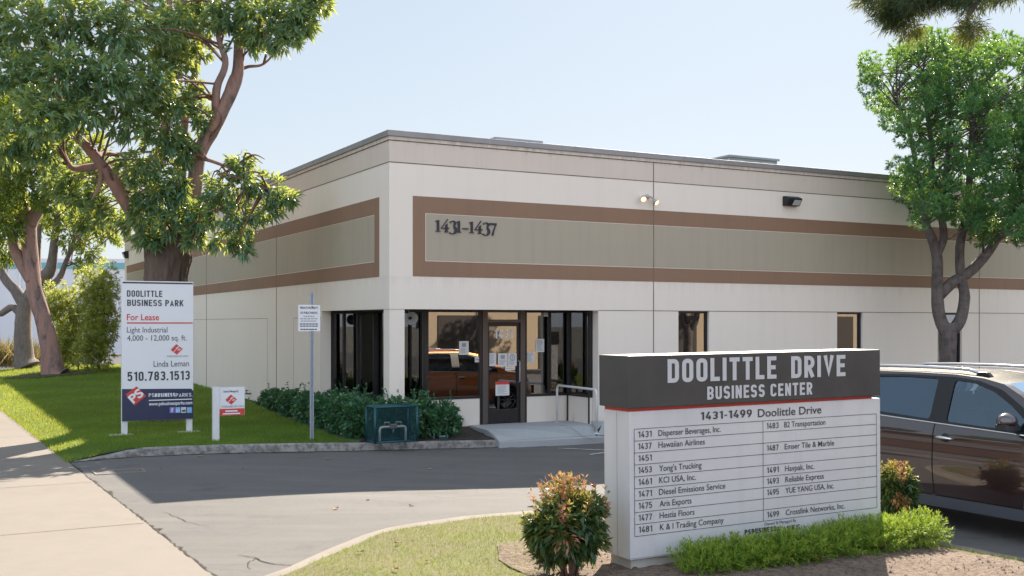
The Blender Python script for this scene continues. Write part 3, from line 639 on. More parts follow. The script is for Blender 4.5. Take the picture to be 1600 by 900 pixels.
# address numerals, old style serif digits drawn as strokes of changing width
def stroke(sh, pts, ws):
    n = len(pts); L_, R_ = [], []
    for i in range(n):
        d = (Vector(pts[min(i+1, n-1)])-Vector(pts[max(i-1, 0)])).normalized(); nn = Vector((-d.y, d.x))*ws[i]*.5; p = Vector(pts[i]); L_.append(p+nn); R_.append(p-nn)
    for i in range(n-1): sh.poly([tuple(R_[i]), tuple(R_[i+1]), tuple(L_[i+1]), tuple(L_[i])])
def numeral(sh, ch, x, z, h):
    X = lambda a: x+a*h; Zf = lambda b: z+b*h
    P = lambda *l: [(X(a), Zf(b)) for a, b in l]
    if ch == '1':
        sh.poly(P((.12, .05), (.30, .05), (.30, .98), (.24, .98), (.12, .86))); sh.poly(P((.0, 0), (.42, 0), (.42, .05), (.0, .05))); sh.poly(P((.0, .84), (.119, .82), (.119, .90), (.239, .985), (.0, .90)))
        return .46
    if ch == '4':
        sh.poly(P((.36, .0), (.54, .0), (.54, .72), (.36, .56))); sh.poly(P((.0, .26), (.68, .26), (.68, .37), (.0, .33))); stroke(sh, P((.02, .30), (.56, 1.08)), [.05*h, .07*h]); sh.poly(P((.28, -.03), (.62, -.03), (.62, .02), (.28, .02)))
        return .68
    if ch == '3':
        a = [(.30+.20*math.cos(math.radians(t)), .74+.21*math.sin(math.radians(t))) for t in range(150, -75, -15)]
        b = [(.27+.30*math.cos(math.radians(t)), .19+.33*math.sin(math.radians(t))) for t in range(70, -135, -15)]
        stroke(sh, P(*a), [h*(.05+.13*max(0, math.cos(math.radians(t)))) for t in range(150, -75, -15)]); stroke(sh, P(*b), [h*(.06+.16*max(0, math.cos(math.radians(t)))) for t in range(70, -135, -15)])
        sh.poly(P((.0, -.10), (.08, -.14), (.14, -.08), (.10, -.01), (.03, -.01))); sh.poly(P((.05, .78), (.14, .76), (.16, .86), (.08, .90)))
        return .62
    if ch == '6': return [_arc(c, B_+.26, rx, .26, 0, 360, 14), [(L, B_+.26), (L+.02, .58), (W-.18, 1)]], W
    if ch == '7':
        sh.poly(P((.0, .74), (.10, .78), (.62, .78), (.62, .94), (.0, .94))); stroke(sh, P((.58, .86), (.38, .35), (.26, -.14)), [.07*h, .10*h, .14*h]); return .6
    if ch == '-':
        sh.poly(P((.06, .30), (.56, .30), (.56, .39), (.06, .39))); return .64
sh = Sheet(-.028); x = 0
for ch in '1431-1437': x += numeral(sh, ch, x, 0, 1.0)
xa, xb = S(680), S(775); zb_ = ZB(361.5, .9, 0); hh = ZB(343, .9, 0)-zb_; kx = (xb-xa)/x
sh.xf(lambda p: (xa+p[0]*kx, p[1], zb_+p[2]*hh))
o = sh.build('address_numerals', M['numerals'], B)
md = o.modifiers.new('thick', 'SOLIDIFY'); md.thickness = .022; md.offset = -1

def bthing(name, label, cat, group=None):      # a thing of its own that sits on the building
    return thing(name, label, cat, C0, ANG, group)
# notices taped to the glass
def notice(px0, py0, px1, py1, label, kind, group='paper notices taped to the entrance glass'):
    y = T1-.009; x0, x1 = S(px0, T1), S(px1, T1); sm = (x0+x1)/2; z1, z0 = ZB(py0, sm, T1), ZB(py1, sm, T1)
    t = thing('paper_notice', label, 'notice', C0+U*x0+V*y+Vector((0, 0, z0)), ANG, group); wd, ht = x1-x0, z1-z0
    mb = MB(); mb.box(0, wd, -.0015, 0, 0, ht); mb.build('sheet', M['papers'], t)
    s = Sheet(-.003); top = ht*.9
    if kind == 'icon':
        s.rect(wd*.28, wd*.72, ht*.58, ht*.86); top = ht*.5
    if kind == 'ring':
        n = 20; c = (wd*.5, ht*.68); r0, r1 = wd*.22, wd*.32
        for k in range(n):
            a, b = 2*math.pi*k/n, 2*math.pi*(k+1)/n
            s.poly([(c[0]+r0*math.cos(a), c[1]+r0*math.sin(a)), (c[0]+r1*math.cos(a), c[1]+r1*math.sin(a)), (c[0]+r1*math.cos(b), c[1]+r1*math.sin(b)), (c[0]+r0*math.cos(b), c[1]+r0*math.sin(b))])
        s.rect(wd*.44, wd*.56, ht*.6, ht*.77); top = ht*.42
    if kind == 'red':
        r_ = Sheet(-.0035); r_.rect(0, wd, ht*.78, ht); r_.build('heading', M['red'], t)
        for k in range(5): pass
        top = ht*.7
    z = top
    while z > ht*.12 and kind != 'plain':
        s.rect(wd*.14, wd*R.uniform(.6, .88), z-.009, z); z -= .024
    if kind == 'plain': s.rect(wd*.1, wd*.9, ht*.4, ht*.55)
    s.build('print', M['grey_ink'], t)
notice(717, 533, 732, 554.5, 'white notice with a dark square emblem on the wide pane by the door hinges', 'icon')
notice(741.6, 557.4, 751.7, 566, 'small pale sticker low at the edge of the pane beside the door frame', 'plain')
notice(761.5, 551.6, 775, 572, 'plain text notice nearest the hinge side of the door glass', 'text')
notice(777.7, 552, 792.5, 572.7, 'notice with a dark square emblem in the middle of the door glass', 'icon')
notice(793.5, 552, 807, 572, 'notice with a round dark emblem on the door glass', 'ring')
notice(789, 573, 803.7, 578.5, 'narrow white strip sticker under the round emblem notice', 'plain')
notice(774, 596, 795.4, 618, 'notice with a red heading low on the door glass', 'red')
notice(819, 550.5, 834.7, 566.4, 'wide white notice on the pane beside the door handle', 'text')
notice(836.4, 529.4, 850, 550, 'tall white notice above the wide notice beyond the door handle', 'text')
notice(849, 486, 856.6, 494.7, 'small white sheet at the very top of the pane beyond the door handle', 'plain')
# horn loudspeaker under the soffit
ls = thing('horn_loudspeaker', 'round grey horn loudspeaker hanging under the soffit beside the corner column', 'loudspeaker', C0+U*S(641, .55)+V*.55+Vector((0, 0, ZB(497, .6, .55))), ANG)
mb = MB(); mb.lathe([(.02, .13), (.035, .10), (.05, .03), (.085, -.04), (.125, -.09), (.13, -.095), (.12, -.085), (.06, -.02), (.03, .02), (.001, .03)], (0, 0, 0), (.1, 1, .08)); mb.build('horn', M['horn'], ls)
mb = MB(); mb.lathe([(.001, -.03), (.028, -.03), (.03, .02), (.03, .05)], (0, 0, 0), (.1, 1, .08)); mb.build('driver', M['black'], ls)
mb = MB(); mb.tube([(0, .07, .02), (0, .07, zh-ZB(497, .6, .55))], .012); mb.build('bracket', M['horn'], ls)
# twin spot lamp, lit
s0 = S(1010); z0 = ZB(307.5, s0, 0)
t = thing('twin_spotlight', 'lit twin headed spotlight on the wall above the brown band', 'spotlight', C0+U*s0+Vector((0, 0, z0)), ANG)
mb = MB(); mb.lathe([(.001, -.05), (.05, -.045), (.055, 0)], (0, 0, 0), (0, 1, 0)); mb.box(-.10, .10, -.07, -.035, -.012, .016); mb.build('base', M['horn'], t)
for sx, dz in ((-.17, -.045), (.14, -.10)):
    mb = MB(); mb.tube([(sx*.5, -.055, 0), (sx*.8, -.09, dz*.4)], .02); mb.lathe([(.02, .07), (.045, .03), (.055, -.05), (.06, -.07)], (sx, -.12, dz), (.3*(1 if sx < 0 else -1), .75, .6)); h = mb.build('lamp_head', M['horn'], t)
    mb = MB(); mb.lathe([(.001, -.06), (.035, -.062), (.052, -.05)], (sx, -.12, dz), (.3*(1 if sx < 0 else -1), .75, .6)); mb.build('bulb', M['lamp_glow'], h)
# wall packs
def wall_pack(loc, rz, label, w=.40, h=.22):
    t = thing('wall_light', label, 'wall light', loc, rz, 'box lights on the office walls')
    mb = MB(); mb.prism([(0, -h/2), (0, h/2), (-.10, h/2), (-.22, h/2-.05), (-.22, h/2-.09), (-.13, -h/2)], 'x', -w/2, w/2); mb.build('housing', M['black'], t, bev=.006)
    mb = MB(); mb.prism([(-.137, -h/2+.012), (-.226, h/2-.095), (-.23, h/2-.095), (-.145, -h/2+.012)], 'x', -w*.1, w*.44); mb.build('lens', M['lens'], t)
s0 = S(1233); wall_pack(C0+U*s0+Vector((0, 0, ZB(315, s0, 0))), ANG, 'black box light with a clear lens high on the front wall')
t0 = T(200); wall_pack(C0+V*t0+Vector((0, 0, ZB(398, 0, t0))), ANG-math.pi/2, 'small dark box light at the far end of the long side wall', .35, .3)
# roof units
def roof_unit(px0, px1, t, pyt, label, step=False):
    x0, x1 = S(px0, t), S(px1, t); zt_ = ZB(pyt, x0, t)
    o = thing('roof_unit', label, 'roof unit', C0+U*x0+V*t+Vector((0, 0, 5.3)), ANG, 'low units on the flat roof'); L_ = x1-x0; h = zt_-5.3
    mb = MB(); mb.box(0, L_*(.68 if step else 1), 0, 1.4, 0, h-.06); 
    if step: mb.box(L_*.68, L_, .1, 1.3, 0, h*.78)
    mb.build('casing', M['unit'], o, bev=.01)
    mb = MB(); mb.box(-.05, L_*(.70 if step else 1.01), -.05, 1.45, h-.058, h); mb.build('lid', M['unit'], o)
    if step:
        mb = MB(); mb.box(L_*.42, L_*.60, -.012, -.002, h*.62, h*.88); mb.build('vent_panel', M['horn'], o)
roof_unit(775, 846, 3.0, 214.5, 'low grey roof hatch showing above the parapet near the corner')
roof_unit(1140, 1248, 4.0, 242, 'stepped grey air handling unit on the roof above the box light', True)
# hose bib on the long side
t0 = T(392); hb = thing('hose_tap', 'small dark hose tap on the long side wall above the bed', 'tap', C0+V*t0+Vector((0, 0, ZB(612, 0, t0))), ANG)
mb = MB(); mb.tube([(0, 0, -.05), (-.1, 0, -.05), (-.16, 0, -.04), (-.19, 0, -.12)], .022); mb.build('spout', M['brass'], hb)
mb = MB(); mb.lathe([(.001, .06), (.05, .06), (.05, .075), (.001, .075)], (-.11, 0, -.03)); mb.tube([(-.11, 0, -.05), (-.11, 0, .04)], .012); mb.build('valve_wheel', M['alu_brown'], hb)

# ---------------------------------------------------------------- signs
class Face:
    """maps photo pixels to a sign face through O along U (tilt: rise per metre)"""
    def __init__(s, O, tilt=0.0, y=0.0): s.O = Vector(O); s.t = tilt; s.P = s.O+V*y
    def x(s, px):
        q = (px-800)/F; return (q*s.P.y-s.P.x)/(U.x-q*U.y)
    def z(s, px, py):
        a = s.x(px); return H+(HZ-py)/F*(s.P.y+U.y*a)-s.O.z-s.t*a
    def p(s, px, py): return (s.x(px), s.z(px, py))
def line_text(sh, f, body, px0, px1, base, top, bold=.0, own=None):
    if own: sh = Sheet(sh.y)
    x0, x1 = f.x(px0), f.x(px1); z0 = f.z(px0, base); sh.text(body, x0, x1, z0, f.z(px0, top)-z0, bold)
    if own: sh.build('text_line', M[own[1]], own[0])
    return sh

# lease sign on two white posts
O = at(190.5, 681, 0, LZ); f = Face(O); yf = -.004
ls = thing('lease_sign', 'tall white and navy for lease sign on white posts before the big tree', 'sign', O, ANG)
x1 = f.x(302); zt_, zb_ = f.z(190.5, 438.5), f.z(190.5, 658.5)
mb = MB(); mb.box(0, x1, 0, .025, zb_, zt_); mb.build('panel', M['white_sign'], ls, bev=.003)
for a in (.0, x1-.115):
    mb = MB(); mb.box(a+.003, a+.105, .027, .125, -.25, zt_-.05, .006); mb.build('post', M['white_post'], ls)
for a in (-.20, x1-.28):
    p = O+U*(a+.2)+V*.1; g_ = float(LZ(p.x, p.y))-O.z; mb = MB(); mb.box(a, a+.42, -.02, .24, g_-.1, g_+.02, .01); mb.build('post_footing', M['plinth'], ls)
ink = Sheet(yf); red = Sheet(yf); nav = Sheet(yf); wh = Sheet(yf-.003); gi = Sheet(yf)
line_text(ink, f, 'DOOLITTLE', 198.3, 253.5, 463.5, 453.6, .012, own=(ls, 'ink')); line_text(ink, f, 'BUSINESS PARK', 198.7, 286.7, 477.9, 468, .012, own=(ls, 'ink'))
line_text(red, f, 'For Lease', 198.2, 248.5, 500.2, 490.8, .014, own=(ls, 'red'))
rr = Sheet(yf); rr.rect(f.x(198), x1-.012, f.z(198, 505.6), f.z(198, 503.6)); rr.build('red_rule', M['red'], ls)
line_text(ink, f, 'Light Industrial', 198.3, 261.5, 519.6, 511, own=(ls, 'ink')); line_text(ink, f, '4,000 - 12,000 sq. ft.', 198.5, 291.5, 532.4, 524, own=(ls, 'ink'))
line_text(ink, f, 'Linda Leman', 240, 295.3, 573.2, 564, own=(ls, 'ink')); line_text(ink, f, '510.783.1513', 199, 296.5, 595.5, 581.2, .014, own=(ls, 'ink'))
def q4(sh, f, *pts): sh.poly([f.p(*p) for p in pts])
def ps_mark(shr, shw, f, cx, cy, k):
    """the tilted two-piece red mark"""
    q4(shr, f, (cx-10*k, cy+1*k), (cx-1*k, cy-8*k), (cx+3*k, cy-5*k), (cx-6*k, cy+4.5*k)); q4(shr, f, (cx+4*k, cy-4.2*k), (cx+9*k, cy-.2*k), (cx+0*k, cy+8.5*k), (cx-5*k, cy+5*k))
    for a, b in ((-1.5, -1.0), (1.2, 1.6), (3.4, 2.2)): q4(shw, f, (cx+(a-.6)*k, cy+b*k), (cx+(a+2.2)*k, cy+(b-3)*k), (cx+(a+3)*k, cy+(b-2.4)*k), (cx+(a+.2)*k, cy+(b+.6)*k))
lg = Sheet(yf); lw2 = Sheet(yf-.003); ps_mark(lg, lw2, f, 276.5, 545.5, 1.0); lo_ = lg.build('red_logo', M['red'], ls); lw2.build('logo_mark', M['white_print'], lo_)
line_text(gi, f, 'PSBUSINESSPARKS', 261, 294, 558.2, 555.4, own=(ls, 'grey_ink'))
nav.poly([f.p(190.5, 607.8), f.p(190.5, 658.3), (x1, zb_+.003), (x1, f.z(302, 611)), (x1-.04, f.z(299, 607.2))])
q4(red, f, (196, 616.5), (213.3, 603.6), (228.3, 618.6), (210, 633.6)); red.y = yf
for i in range(len(red.v)): red.v[i] = (red.v[i][0], yf-.002, red.v[i][2])
vs, fs = text_geo('PS', .03); mnx = min(v.x for v in vs); mxx = max(v.x for v in vs); b = len(wh.v); cx, cz = f.p(212.3, 618.6); ca, sa = math.cos(math.radians(40)), math.sin(math.radians(40))
for v in vs:
    a = ((v.x-mnx)/(mxx-mnx)-.5)*.26; c = (v.y/_CAP[0]-.5)*.155; wh.v.append((cx+a*ca-c*sa, yf-.005, cz+a*sa+c*ca))
wh.f += [[i+b for i in q] for q in fs]
line_text(wh, f, 'PS', 232.3, 241, 620.3, 614.6); line_text(wh, f, 'BUSINESS', 241.8, 273.5, 620.3, 614.6, .03); line_text(wh, f, 'PARKS.', 274.3, 301, 620.3, 614.6)
wh.rect(f.x(232.3), f.x(300), f.z(232, 626.4), f.z(232, 624.9)); line_text(wh, f, 'www.psbusinessparks.com', 232.5, 300.3, 633.7, 628.6, .02)
ic = [Sheet(yf-.004) for _ in range(3)]
for k, (a, sh) in enumerate(((265, ic[2]), (274, ic[1]), (283, wh), (292, ic[1]))): sh.rect(f.x(a), f.x(a+7.6), f.z(a, 645), f.z(a, 636.4))
ltr = Sheet(yf-.007); line_text(ltr, f, 'f', 267.5, 270.3, 644, 637.6, .02); line_text(ltr, f, 'in', 275.2, 280.2, 643.5, 638); 
yt = Sheet(yf-.007); yt.rect(f.x(283.8), f.x(289.8), f.z(284, 643.5), f.z(284, 640.6)); line_text(yt, f, 'You', 284, 289.5, 640.2, 637.6)
stp = Sheet(yf); stp.rect(.012, x1-.012, f.z(195, 442.6), f.z(195, 440.2))
for sh, nm, m in ((red, 'red_badge', 'red'), (nav, 'navy_panel', 'navy'), (wh, 'white_lettering', 'white_print'), (ic[1], 'blue_icon', 'sky_icon'), (ic[2], 'violet_icon', 'violet_icon'), (ltr, 'icon_letter', 'white_print'), (yt, 'video_icon', 'ink'), (stp, 'top_stripe', 'sign_dark')): sh.build(nm, M[m], ls)

# little sign on a single white post
O = at(333, 690, 0, LZ); f = Face(O)
t = thing('management_sign', 'small white and red management sign hung on a single white post', 'sign', O, ANG)
zt_ = f.z(333, 605)
mb = MB(); mb.box(0, f.x(343), 0, .09, -.2, zt_, .006); mb.build('post', M['white_post'], t)
xa, xb = f.x(342), f.x(383); za, zb_ = f.z(342, 605.5), f.z(342, 650)
mb = MB(); mb.box(xa, xb, .03, .045, zb_, za); mb.build('panel', M['white_sign'], t)
f2 = Face(O, 0, .03); r = Sheet(.026); wv = Sheet(.022); i_ = Sheet(.026); g_ = Sheet(.026)
line_text(i_, f2, 'Owned & Managed By', 349, 372.5, 613.3, 610, .01); ps_mark(r, wv, f2, 361.5, 624, .95); line_text(g_, f2, 'PSBUSINESSPARKS', 346.5, 381, 637.2, 634)
r.rect(xa+.004, xb-.004, zb_+.003, f2.z(345, 639)); wv.rect(f2.x(352), f2.x(371), f2.z(352, 643.6), f2.z(352, 641.4)); wv.rect(f2.x(348), f2.x(375), f2.z(352, 647.6), f2.z(352, 645.6))
for sh, nm, m in ((i_, 'lettering', 'ink'), (r, 'red_print', 'red'), (wv, 'white_print', 'white_print'), (g_, 'small_print', 'grey_ink')): sh.build(nm, M[m], t)

# private property sign on a galvanised channel post
O = at(485, 688, 0, LZ); f = Face(O)
t = thing('private_property_sign', 'white private property plate on a tall galvanised channel post', 'sign', O, ANG)
wpx = f.x(489.2)
mb = MB(); zt_ = f.z(487, 457); mb.box(.012, wpx-.012, .02, .026, -.3, zt_); mb.box(.008, .013, .0, .026, -.3, zt_); mb.box(wpx-.013, wpx-.008, .0, .026, -.3, zt_); mb.box(-.012, .0079, -.004, .0, -.3, zt_); mb.box(wpx-.0079, wpx+.012, -.004, .0, -.3, zt_); mb.build('post', M['galv'], t)
xa, xb, zb_, za = f.x(465.8), f.x(500), f.z(470, 517.5), f.z(470, 476.3)
mb = MB(); mb.box(xa, xb, -.0105, -.006, zb_, za); mb.build('plate', M['white_sign'], t)
sh = Sheet(-.0135); bl = Sheet(-.0135); f2 = Face(O, 0, -.01)
line_text(sh, f2, 'PRIVATE PROPERTY', 469, 497, 482.6, 479.2, .02); line_text(sh, f2, 'NO PUBLIC PARKING', 469.5, 496, 490.3, 487, .02)
for y, a, b in ((495, 474, 492), (498.8, 469, 497), (502.5, 470, 495)):
    for k in range(5): u0 = a+(b-a)*k/5; bl.rect(f2.x(u0), f2.x(u0+(b-a)/5*.8), f2.z(u0, y), f2.z(u0, y-1.7))
for y, a, b in ((507, 468.5, 497.5), (510.3, 469, 497), (515.4, 469.5, 496)):
    for k in range(6): u0 = a+(b-a)*k/6; sh.rect(f2.x(u0), f2.x(u0+(b-a)/6*.82), f2.z(u0, y), f2.z(u0, y-1.6))
sh.build('lettering', M['ink'], t); bl.build('small_print', M['grey_ink'], t)
for z in (za-.03, zb_+.03): mb = MB(); mb.lathe([(.001, -.018), (.011, -.018), (.012, -.0105)], (wpx/2, 0, z), (0, 1, 0), 10); mb.build('bolt', M['brass'], t)

# the monument sign
O = Vector((.993, 9.23, 0)); O.z = float(IZ(O.x, O.y)); TL = .0072
f = Face(O, TL); c6 = lambda x, y: (920+x*.411, 530+y*.411)
ms = thing('directory_sign', 'grey monument sign with a charcoal header and a tenant directory beside the drive', 'sign', O, ANG)
ms.rotation_euler = (0, -TL, ANG)
L_ = f.x(1376.5); D_ = .39
zA = f.z(983, 876); zB_ = f.z(983, 643.5); zC = f.z(979, 638.5); zD = f.z(979, 556)
hx0, hx1 = -.035, L_-.03
mb = MB(); mb.box(0, L_, 0, D_, zA, zB_); mb.build('body', M['sign_grey'], ms, bev=.008)
mb = MB(); mb.box(hx0, hx1, -.03, D_+.02, zC, zD); mb.build('header', M['sign_dark'], ms, bev=.008)
mb = MB(); mb.box(hx0+.03, L_-.10, .012, D_-.02, zB_+.0005, zC-.0005); mb.build('red_strip', M['sign_red'], ms)
mb = MB(); mb.box(.035, L_-.08, .035, D_-.04, -.3, zA-.001, .01); mb.build('plinth', M['plinth'], ms)
mb = MB(); mb.box(-.0025, -.0005, D_*.48, D_*.49, zA+.01, zB_-.01); mb.box(.001, L_-.001, -.0025, -.0005, zA+.012, zA+.016); mb.build('panel_seam', M['grey_ink'], ms)
fh = Face(O, TL, -.03)
le = Sheet(-.0335)
def t6(sh, ff, body, xa, xb, base, top, bold=.0):
    (p0, y0), (p1, _), (_, y1) = c6(xa, base), c6(xb, base), c6(xa, top); line_text(sh, ff, body, p0, p1, y0, y1, bold)
t6(le, fh, 'DOOLITTLE', 303, 716, 166, 76, .018); t6(le, fh, 'DRIVE', 772, 978, 148, 65, .018)
t6(le, fh, 'BUSINESS CENTER', 453, 852, 230, 180, .018)
le.build('header_lettering', M['sign_letter'], ms)
tx = Sheet(-.004); t6(tx, f, '1431-1499', 427, 622, 307, 277, .01); t6(tx, f, 'Doolittle Drive', 645, 886, 296, 266, .01)
gx0 = f.x(c6(175, 0)[0]); gx1 = f.x(c6(1095, 0)[0]); gxm = f.x(c6(664, 0)[0]); gz1 = f.z(*c6(174, 342)); gz0 = f.z(*c6(177, 750)); rh = (gz1-gz0)/9; lw_ = .0045
gr = Sheet(-.004)
for k in range(10): gr.rect(gx0, gx1, gz0+k*rh-lw_/2, gz0+k*rh+lw_/2)
for x in (gx0, gx1): gr.rect(x-lw_/2, x+lw_/2, gz0+lw_/2, gz1-lw_/2)
for k in range(9): gr.rect(gxm-lw_/2, gxm+lw_/2, gz0+k*rh+lw_/2, gz0+(k+1)*rh-lw_/2)
gr.build('directory_grid', M['ink'], ms)
left = [('1431', 'Dispenser Beverages, Inc.', 267, 503), ('1437', 'Hawaiian Airlines', 267, 443), ('1451', None, 0, 0), ('1453', "Yong's Trucking", 269, 430), ('1461', 'KCI USA, Inc.', 269, 408), ('1471', 'Diesel Emissions Service', 268, 520), ('1475', 'Aris Exports', 270, 391), ('1477', 'Hestia Floors', 270, 402), ('1481', 'K & I Trading Company', 271, 513)]
right = {0: ('1483', 'B2 Transportation', 745, 901), 2: ('1487', 'Emser Tile & Marble', 746, 934), 4: ('1491', 'Havpak, Inc.', 747, 858), 5: ('1493', 'Reliable Express', 748, 894), 6: ('1495', 'YUE YANG USA, Inc.', 748, 933), 8: ('1499', 'Crosslink Networks, Inc.', 749, 973)}
for k, (n, nm, a, b) in enumerate(left):
    z = gz1-(k+1)*rh+rh*.27; tl_ = Sheet(-.004); tl_.text(n, f.x(c6(190, 0)[0]), f.x(c6(241, 0)[0]), z, rh*.52, .0)
    if nm: tl_.text(nm, f.x(c6(a, 0)[0]), f.x(c6(b, 0)[0]), z+rh*.02, rh*.5, .005)
    tl_.build('tenant_line', M['ink'], ms)
for k, (n, nm, a, b) in right.items():
    z = gz1-(k+1)*rh+rh*.27; tl_ = Sheet(-.004); tl_.text(n, f.x(c6(678, 0)[0]), f.x(c6(723, 0)[0]), z, rh*.52, .0); tl_.text(nm, f.x(c6(a, 0)[0]), f.x(c6(b, 0)[0]), z+rh*.02, rh*.5, .005); tl_.build('tenant_line', M['ink'], ms)
t6(tx, f, 'Owned & Managed By', 667, 788, 708, 697); t6(tx, f, 'PSBUSINESS', 592, 712, 744, 724, .03); t6(tx, f, 'PARKS', 718, 802, 733, 713)
tx.build('directory_lettering', M['ink'], ms)

# ---------------------------------------------------------------- cage, pipes, hand rail, small things
O = at(586, 693.5, 0, lambda x, y: LZ(x, y)+.02); f = Face(O)
cw, chh, cd = f.x(651.5), f.z(586, 637), .42
t = thing('backflow_cage', 'teal wire mesh cage standing in the shrubs behind the kerb', 'cage', O, ANG)
mb = MB(); r_ = .019
for x in (0, cw):
    for y in (0, cd): mb.tube([(x, y, 0), (x, y, chh)], r_*1.25, 8)
for z in (.02, chh):
    for y in (0, cd): mb.tube([(0, y, z), (cw, y, z)], r_, 8)
    for x in (0, cw): mb.tube([(x, 0, z), (x, cd, z)], r_, 8)
mb.build('frame', M['cage'], t)
mb = MB()
def mesh_wall(mb, P, w, h, s=.038, r=.0023):
    n = int((w+h)/s)
    for k in range(1, n):
        d = k*s
        for fl in (0, 1):
            a0 = max(0, d-h); a1 = min(w, d); p = (a0, d-a0); q = (a1, d-a1)
            if a1-a0 < .01: continue
            if fl: p = (w-p[0], p[1]); q = (w-q[0], q[1])
            mb.tube([P(*p), P(*q)], r, 3, False)
mesh_wall(mb, lambda a, b: (a, 0, b), cw, chh); mesh_wall(mb, lambda a, b: (a, cd, b), cw, chh); mesh_wall(mb, lambda a, b: (0, a, b), cd, chh); mesh_wall(mb, lambda a, b: (cw, a, b), cd, chh); mesh_wall(mb, lambda a, b: (a, b, chh), cw, cd)
mb.build('mesh_screen', M['cage'], t)
t = thing('backflow_valve', 'grey inverted pipe and valve inside the teal cage', 'valve', O+U*.17+V*.2, ANG); pw = cw*.62
mb = MB(); mb.tube([(0, 0, -.1), (0, 0, .22), (.012, 0, .255), (.045, 0, .27), (pw-.045, 0, .27), (pw-.012, 0, .255), (pw, 0, .22), (pw, 0, -.1)], .024, 10); mb.build('pipe', M['pipe'], t)
mb = MB(); mb.box(pw*.36, pw*.64, -.05, .05, .235, .32, .012)
for x in (.18, .36, .64, .82): mb.tube([(pw*x, 0, .27), (pw*x, 0, .35)], .011, 8)
mb.tube([(pw*.5, -.02, .24), (pw*.5, -.03, .15)], .02, 8); mb.build('valve_body', M['brass'], t)
mb = MB()
for x in (.27, .73): mb.box(pw*x-.05, pw*x+.05, -.012, .012, .345, .36, .003)
mb.build('handle', M['pipe'], t)
# valve box lid in the bed
O = Vector((kerb_far[7].x*.3+kerb_far[8].x*.7, kerb_far[8].y+.34, 0)); O.z = BZ(O.x, O.y)+.0; t = thing('valve_box', 'pale teal irrigation box lid beside the kerb', 'box', O, ANG)
mb = MB(); mb.box(-.02, .15, -.07, .10, -.08, .035, .008); mb.build('rim', M['cage'], t)
mb = MB(); mb.box(0, .13, -.05, .08, .0355, .045, .004); mb.build('lid', M['pipe'], t)
# hand rail
a, b = at(870.5, 659.5, .1), at(932, 672, .09); top = H+(HZ-605)/F*a.y
t = thing('hand_rail', 'white tubular hand rail beside the entrance walk', 'railing', (a.x, a.y, .09))
d = Vector((b.x-a.x, b.y-a.y, 0)); n = d.normalized(); hz_ = .80
mb = MB(); mb.tube([(0, 0, 0), (0, 0, hz_-.09), n*.012+Vector((0, 0, hz_-.045)), n*.045+Vector((0, 0, hz_-.012)), n*.09+Vector((0, 0, hz_)), d-n*.09+Vector((0, 0, hz_)), d-n*.045+Vector((0, 0, hz_-.012)), d-n*.012+Vector((0, 0, hz_-.045)), d+Vector((0, 0, hz_-.09)), d+Vector((0, 0, -.12))], .024, 12); mb.build('rail', M['rail'], t)
for p in ((0, 0, 0), tuple(d+Vector((0, 0, -.07)))): mb = MB(); mb.lathe([(.001, .014), (.05, .012), (.055, 0)], p); mb.build('base_plate', M['rail'], t)
# sprinkler head stake
O = at(886, 862, .12); t = thing('sprinkler_riser', 'thin white sprinkler riser standing in the turf beside the red tipped shrub', 'sprinkler', (O.x, O.y, IZ(O.x, O.y)))
mb = MB(); mb.tube([(0, 0, -.05), (0, 0, .13)], .008, 8); mb.build('riser', M['rail'], t)
mb = MB(); mb.lathe([(.008, .13), (.014, .135), (.014, .155), (.001, .16)], (0, 0, 0), n=10); mb.build('nozzle', M['black'], t)
# survey cover in the drive
O = at(180, 738, 0); t = thing('utility_cover', 'pale rectangular utility cover set in the asphalt near the pavement', 'cover', (O.x, O.y, .0), ANG)
mb = MB(); mb.box(-.30, .42, -.2, -.17, 0, .012); mb.box(-.30, .42, .2, .23, 0, .012); mb.box(.39, .42, -.17, .2, 0, .012); mb.box(-.30, -.27, -.17, .2, 0, .012); mb.build('frame', M['kerb_light'], t)
mb = MB(); mb.box(-.268, .388, -.168, .198, -.01, .007); mb.build('lid', M['asphalt'], t)
# fallen leaves
leaf_at = [(252, 733, 0), (217, 735, 0), (575, 782, 0), (643, 791, 0), (525, 796, 0), (512, 705+13, 0), (313, 714, 0), (380, 733, 0), (672, 734, 0), (622, 852, 1), (668, 880, 1), (563, 866, 1), (618, 893, 1), (203, 690, 2), (345, 700-12, 2), (73, 628, 2)]
LEAF_LABELS = ['dead leaf in the shade between the utility cover and the kerb', 'dead leaf lying right beside the utility cover', 'dead leaf on the sunlit asphalt straight behind the island tip', 'dead leaf on the sunlit asphalt nearest the red tipped shrub', 'dead leaf on the sunlit asphalt nearest the pavement seam', 'dead leaf on shaded asphalt in front of the private property post', 'dead leaf at the kerb foot below the lease sign', 'dead leaf on shaded asphalt between lease sign and small white post', 'dead leaf on shaded asphalt in front of the teal cage', 'dead leaf on the island turf closest to the asphalt', 'dead leaf on the island turf nearest the bare soil', 'dead leaf on the island turf nearest the pale kerb', 'dead leaf on the island turf nearest the viewer', 'dead leaf on the lawn beneath the lease sign', 'dead leaf on the lawn at the small white post', 'dead leaf on the lawn by the pavement edge under the leaning tree']
me0 = None
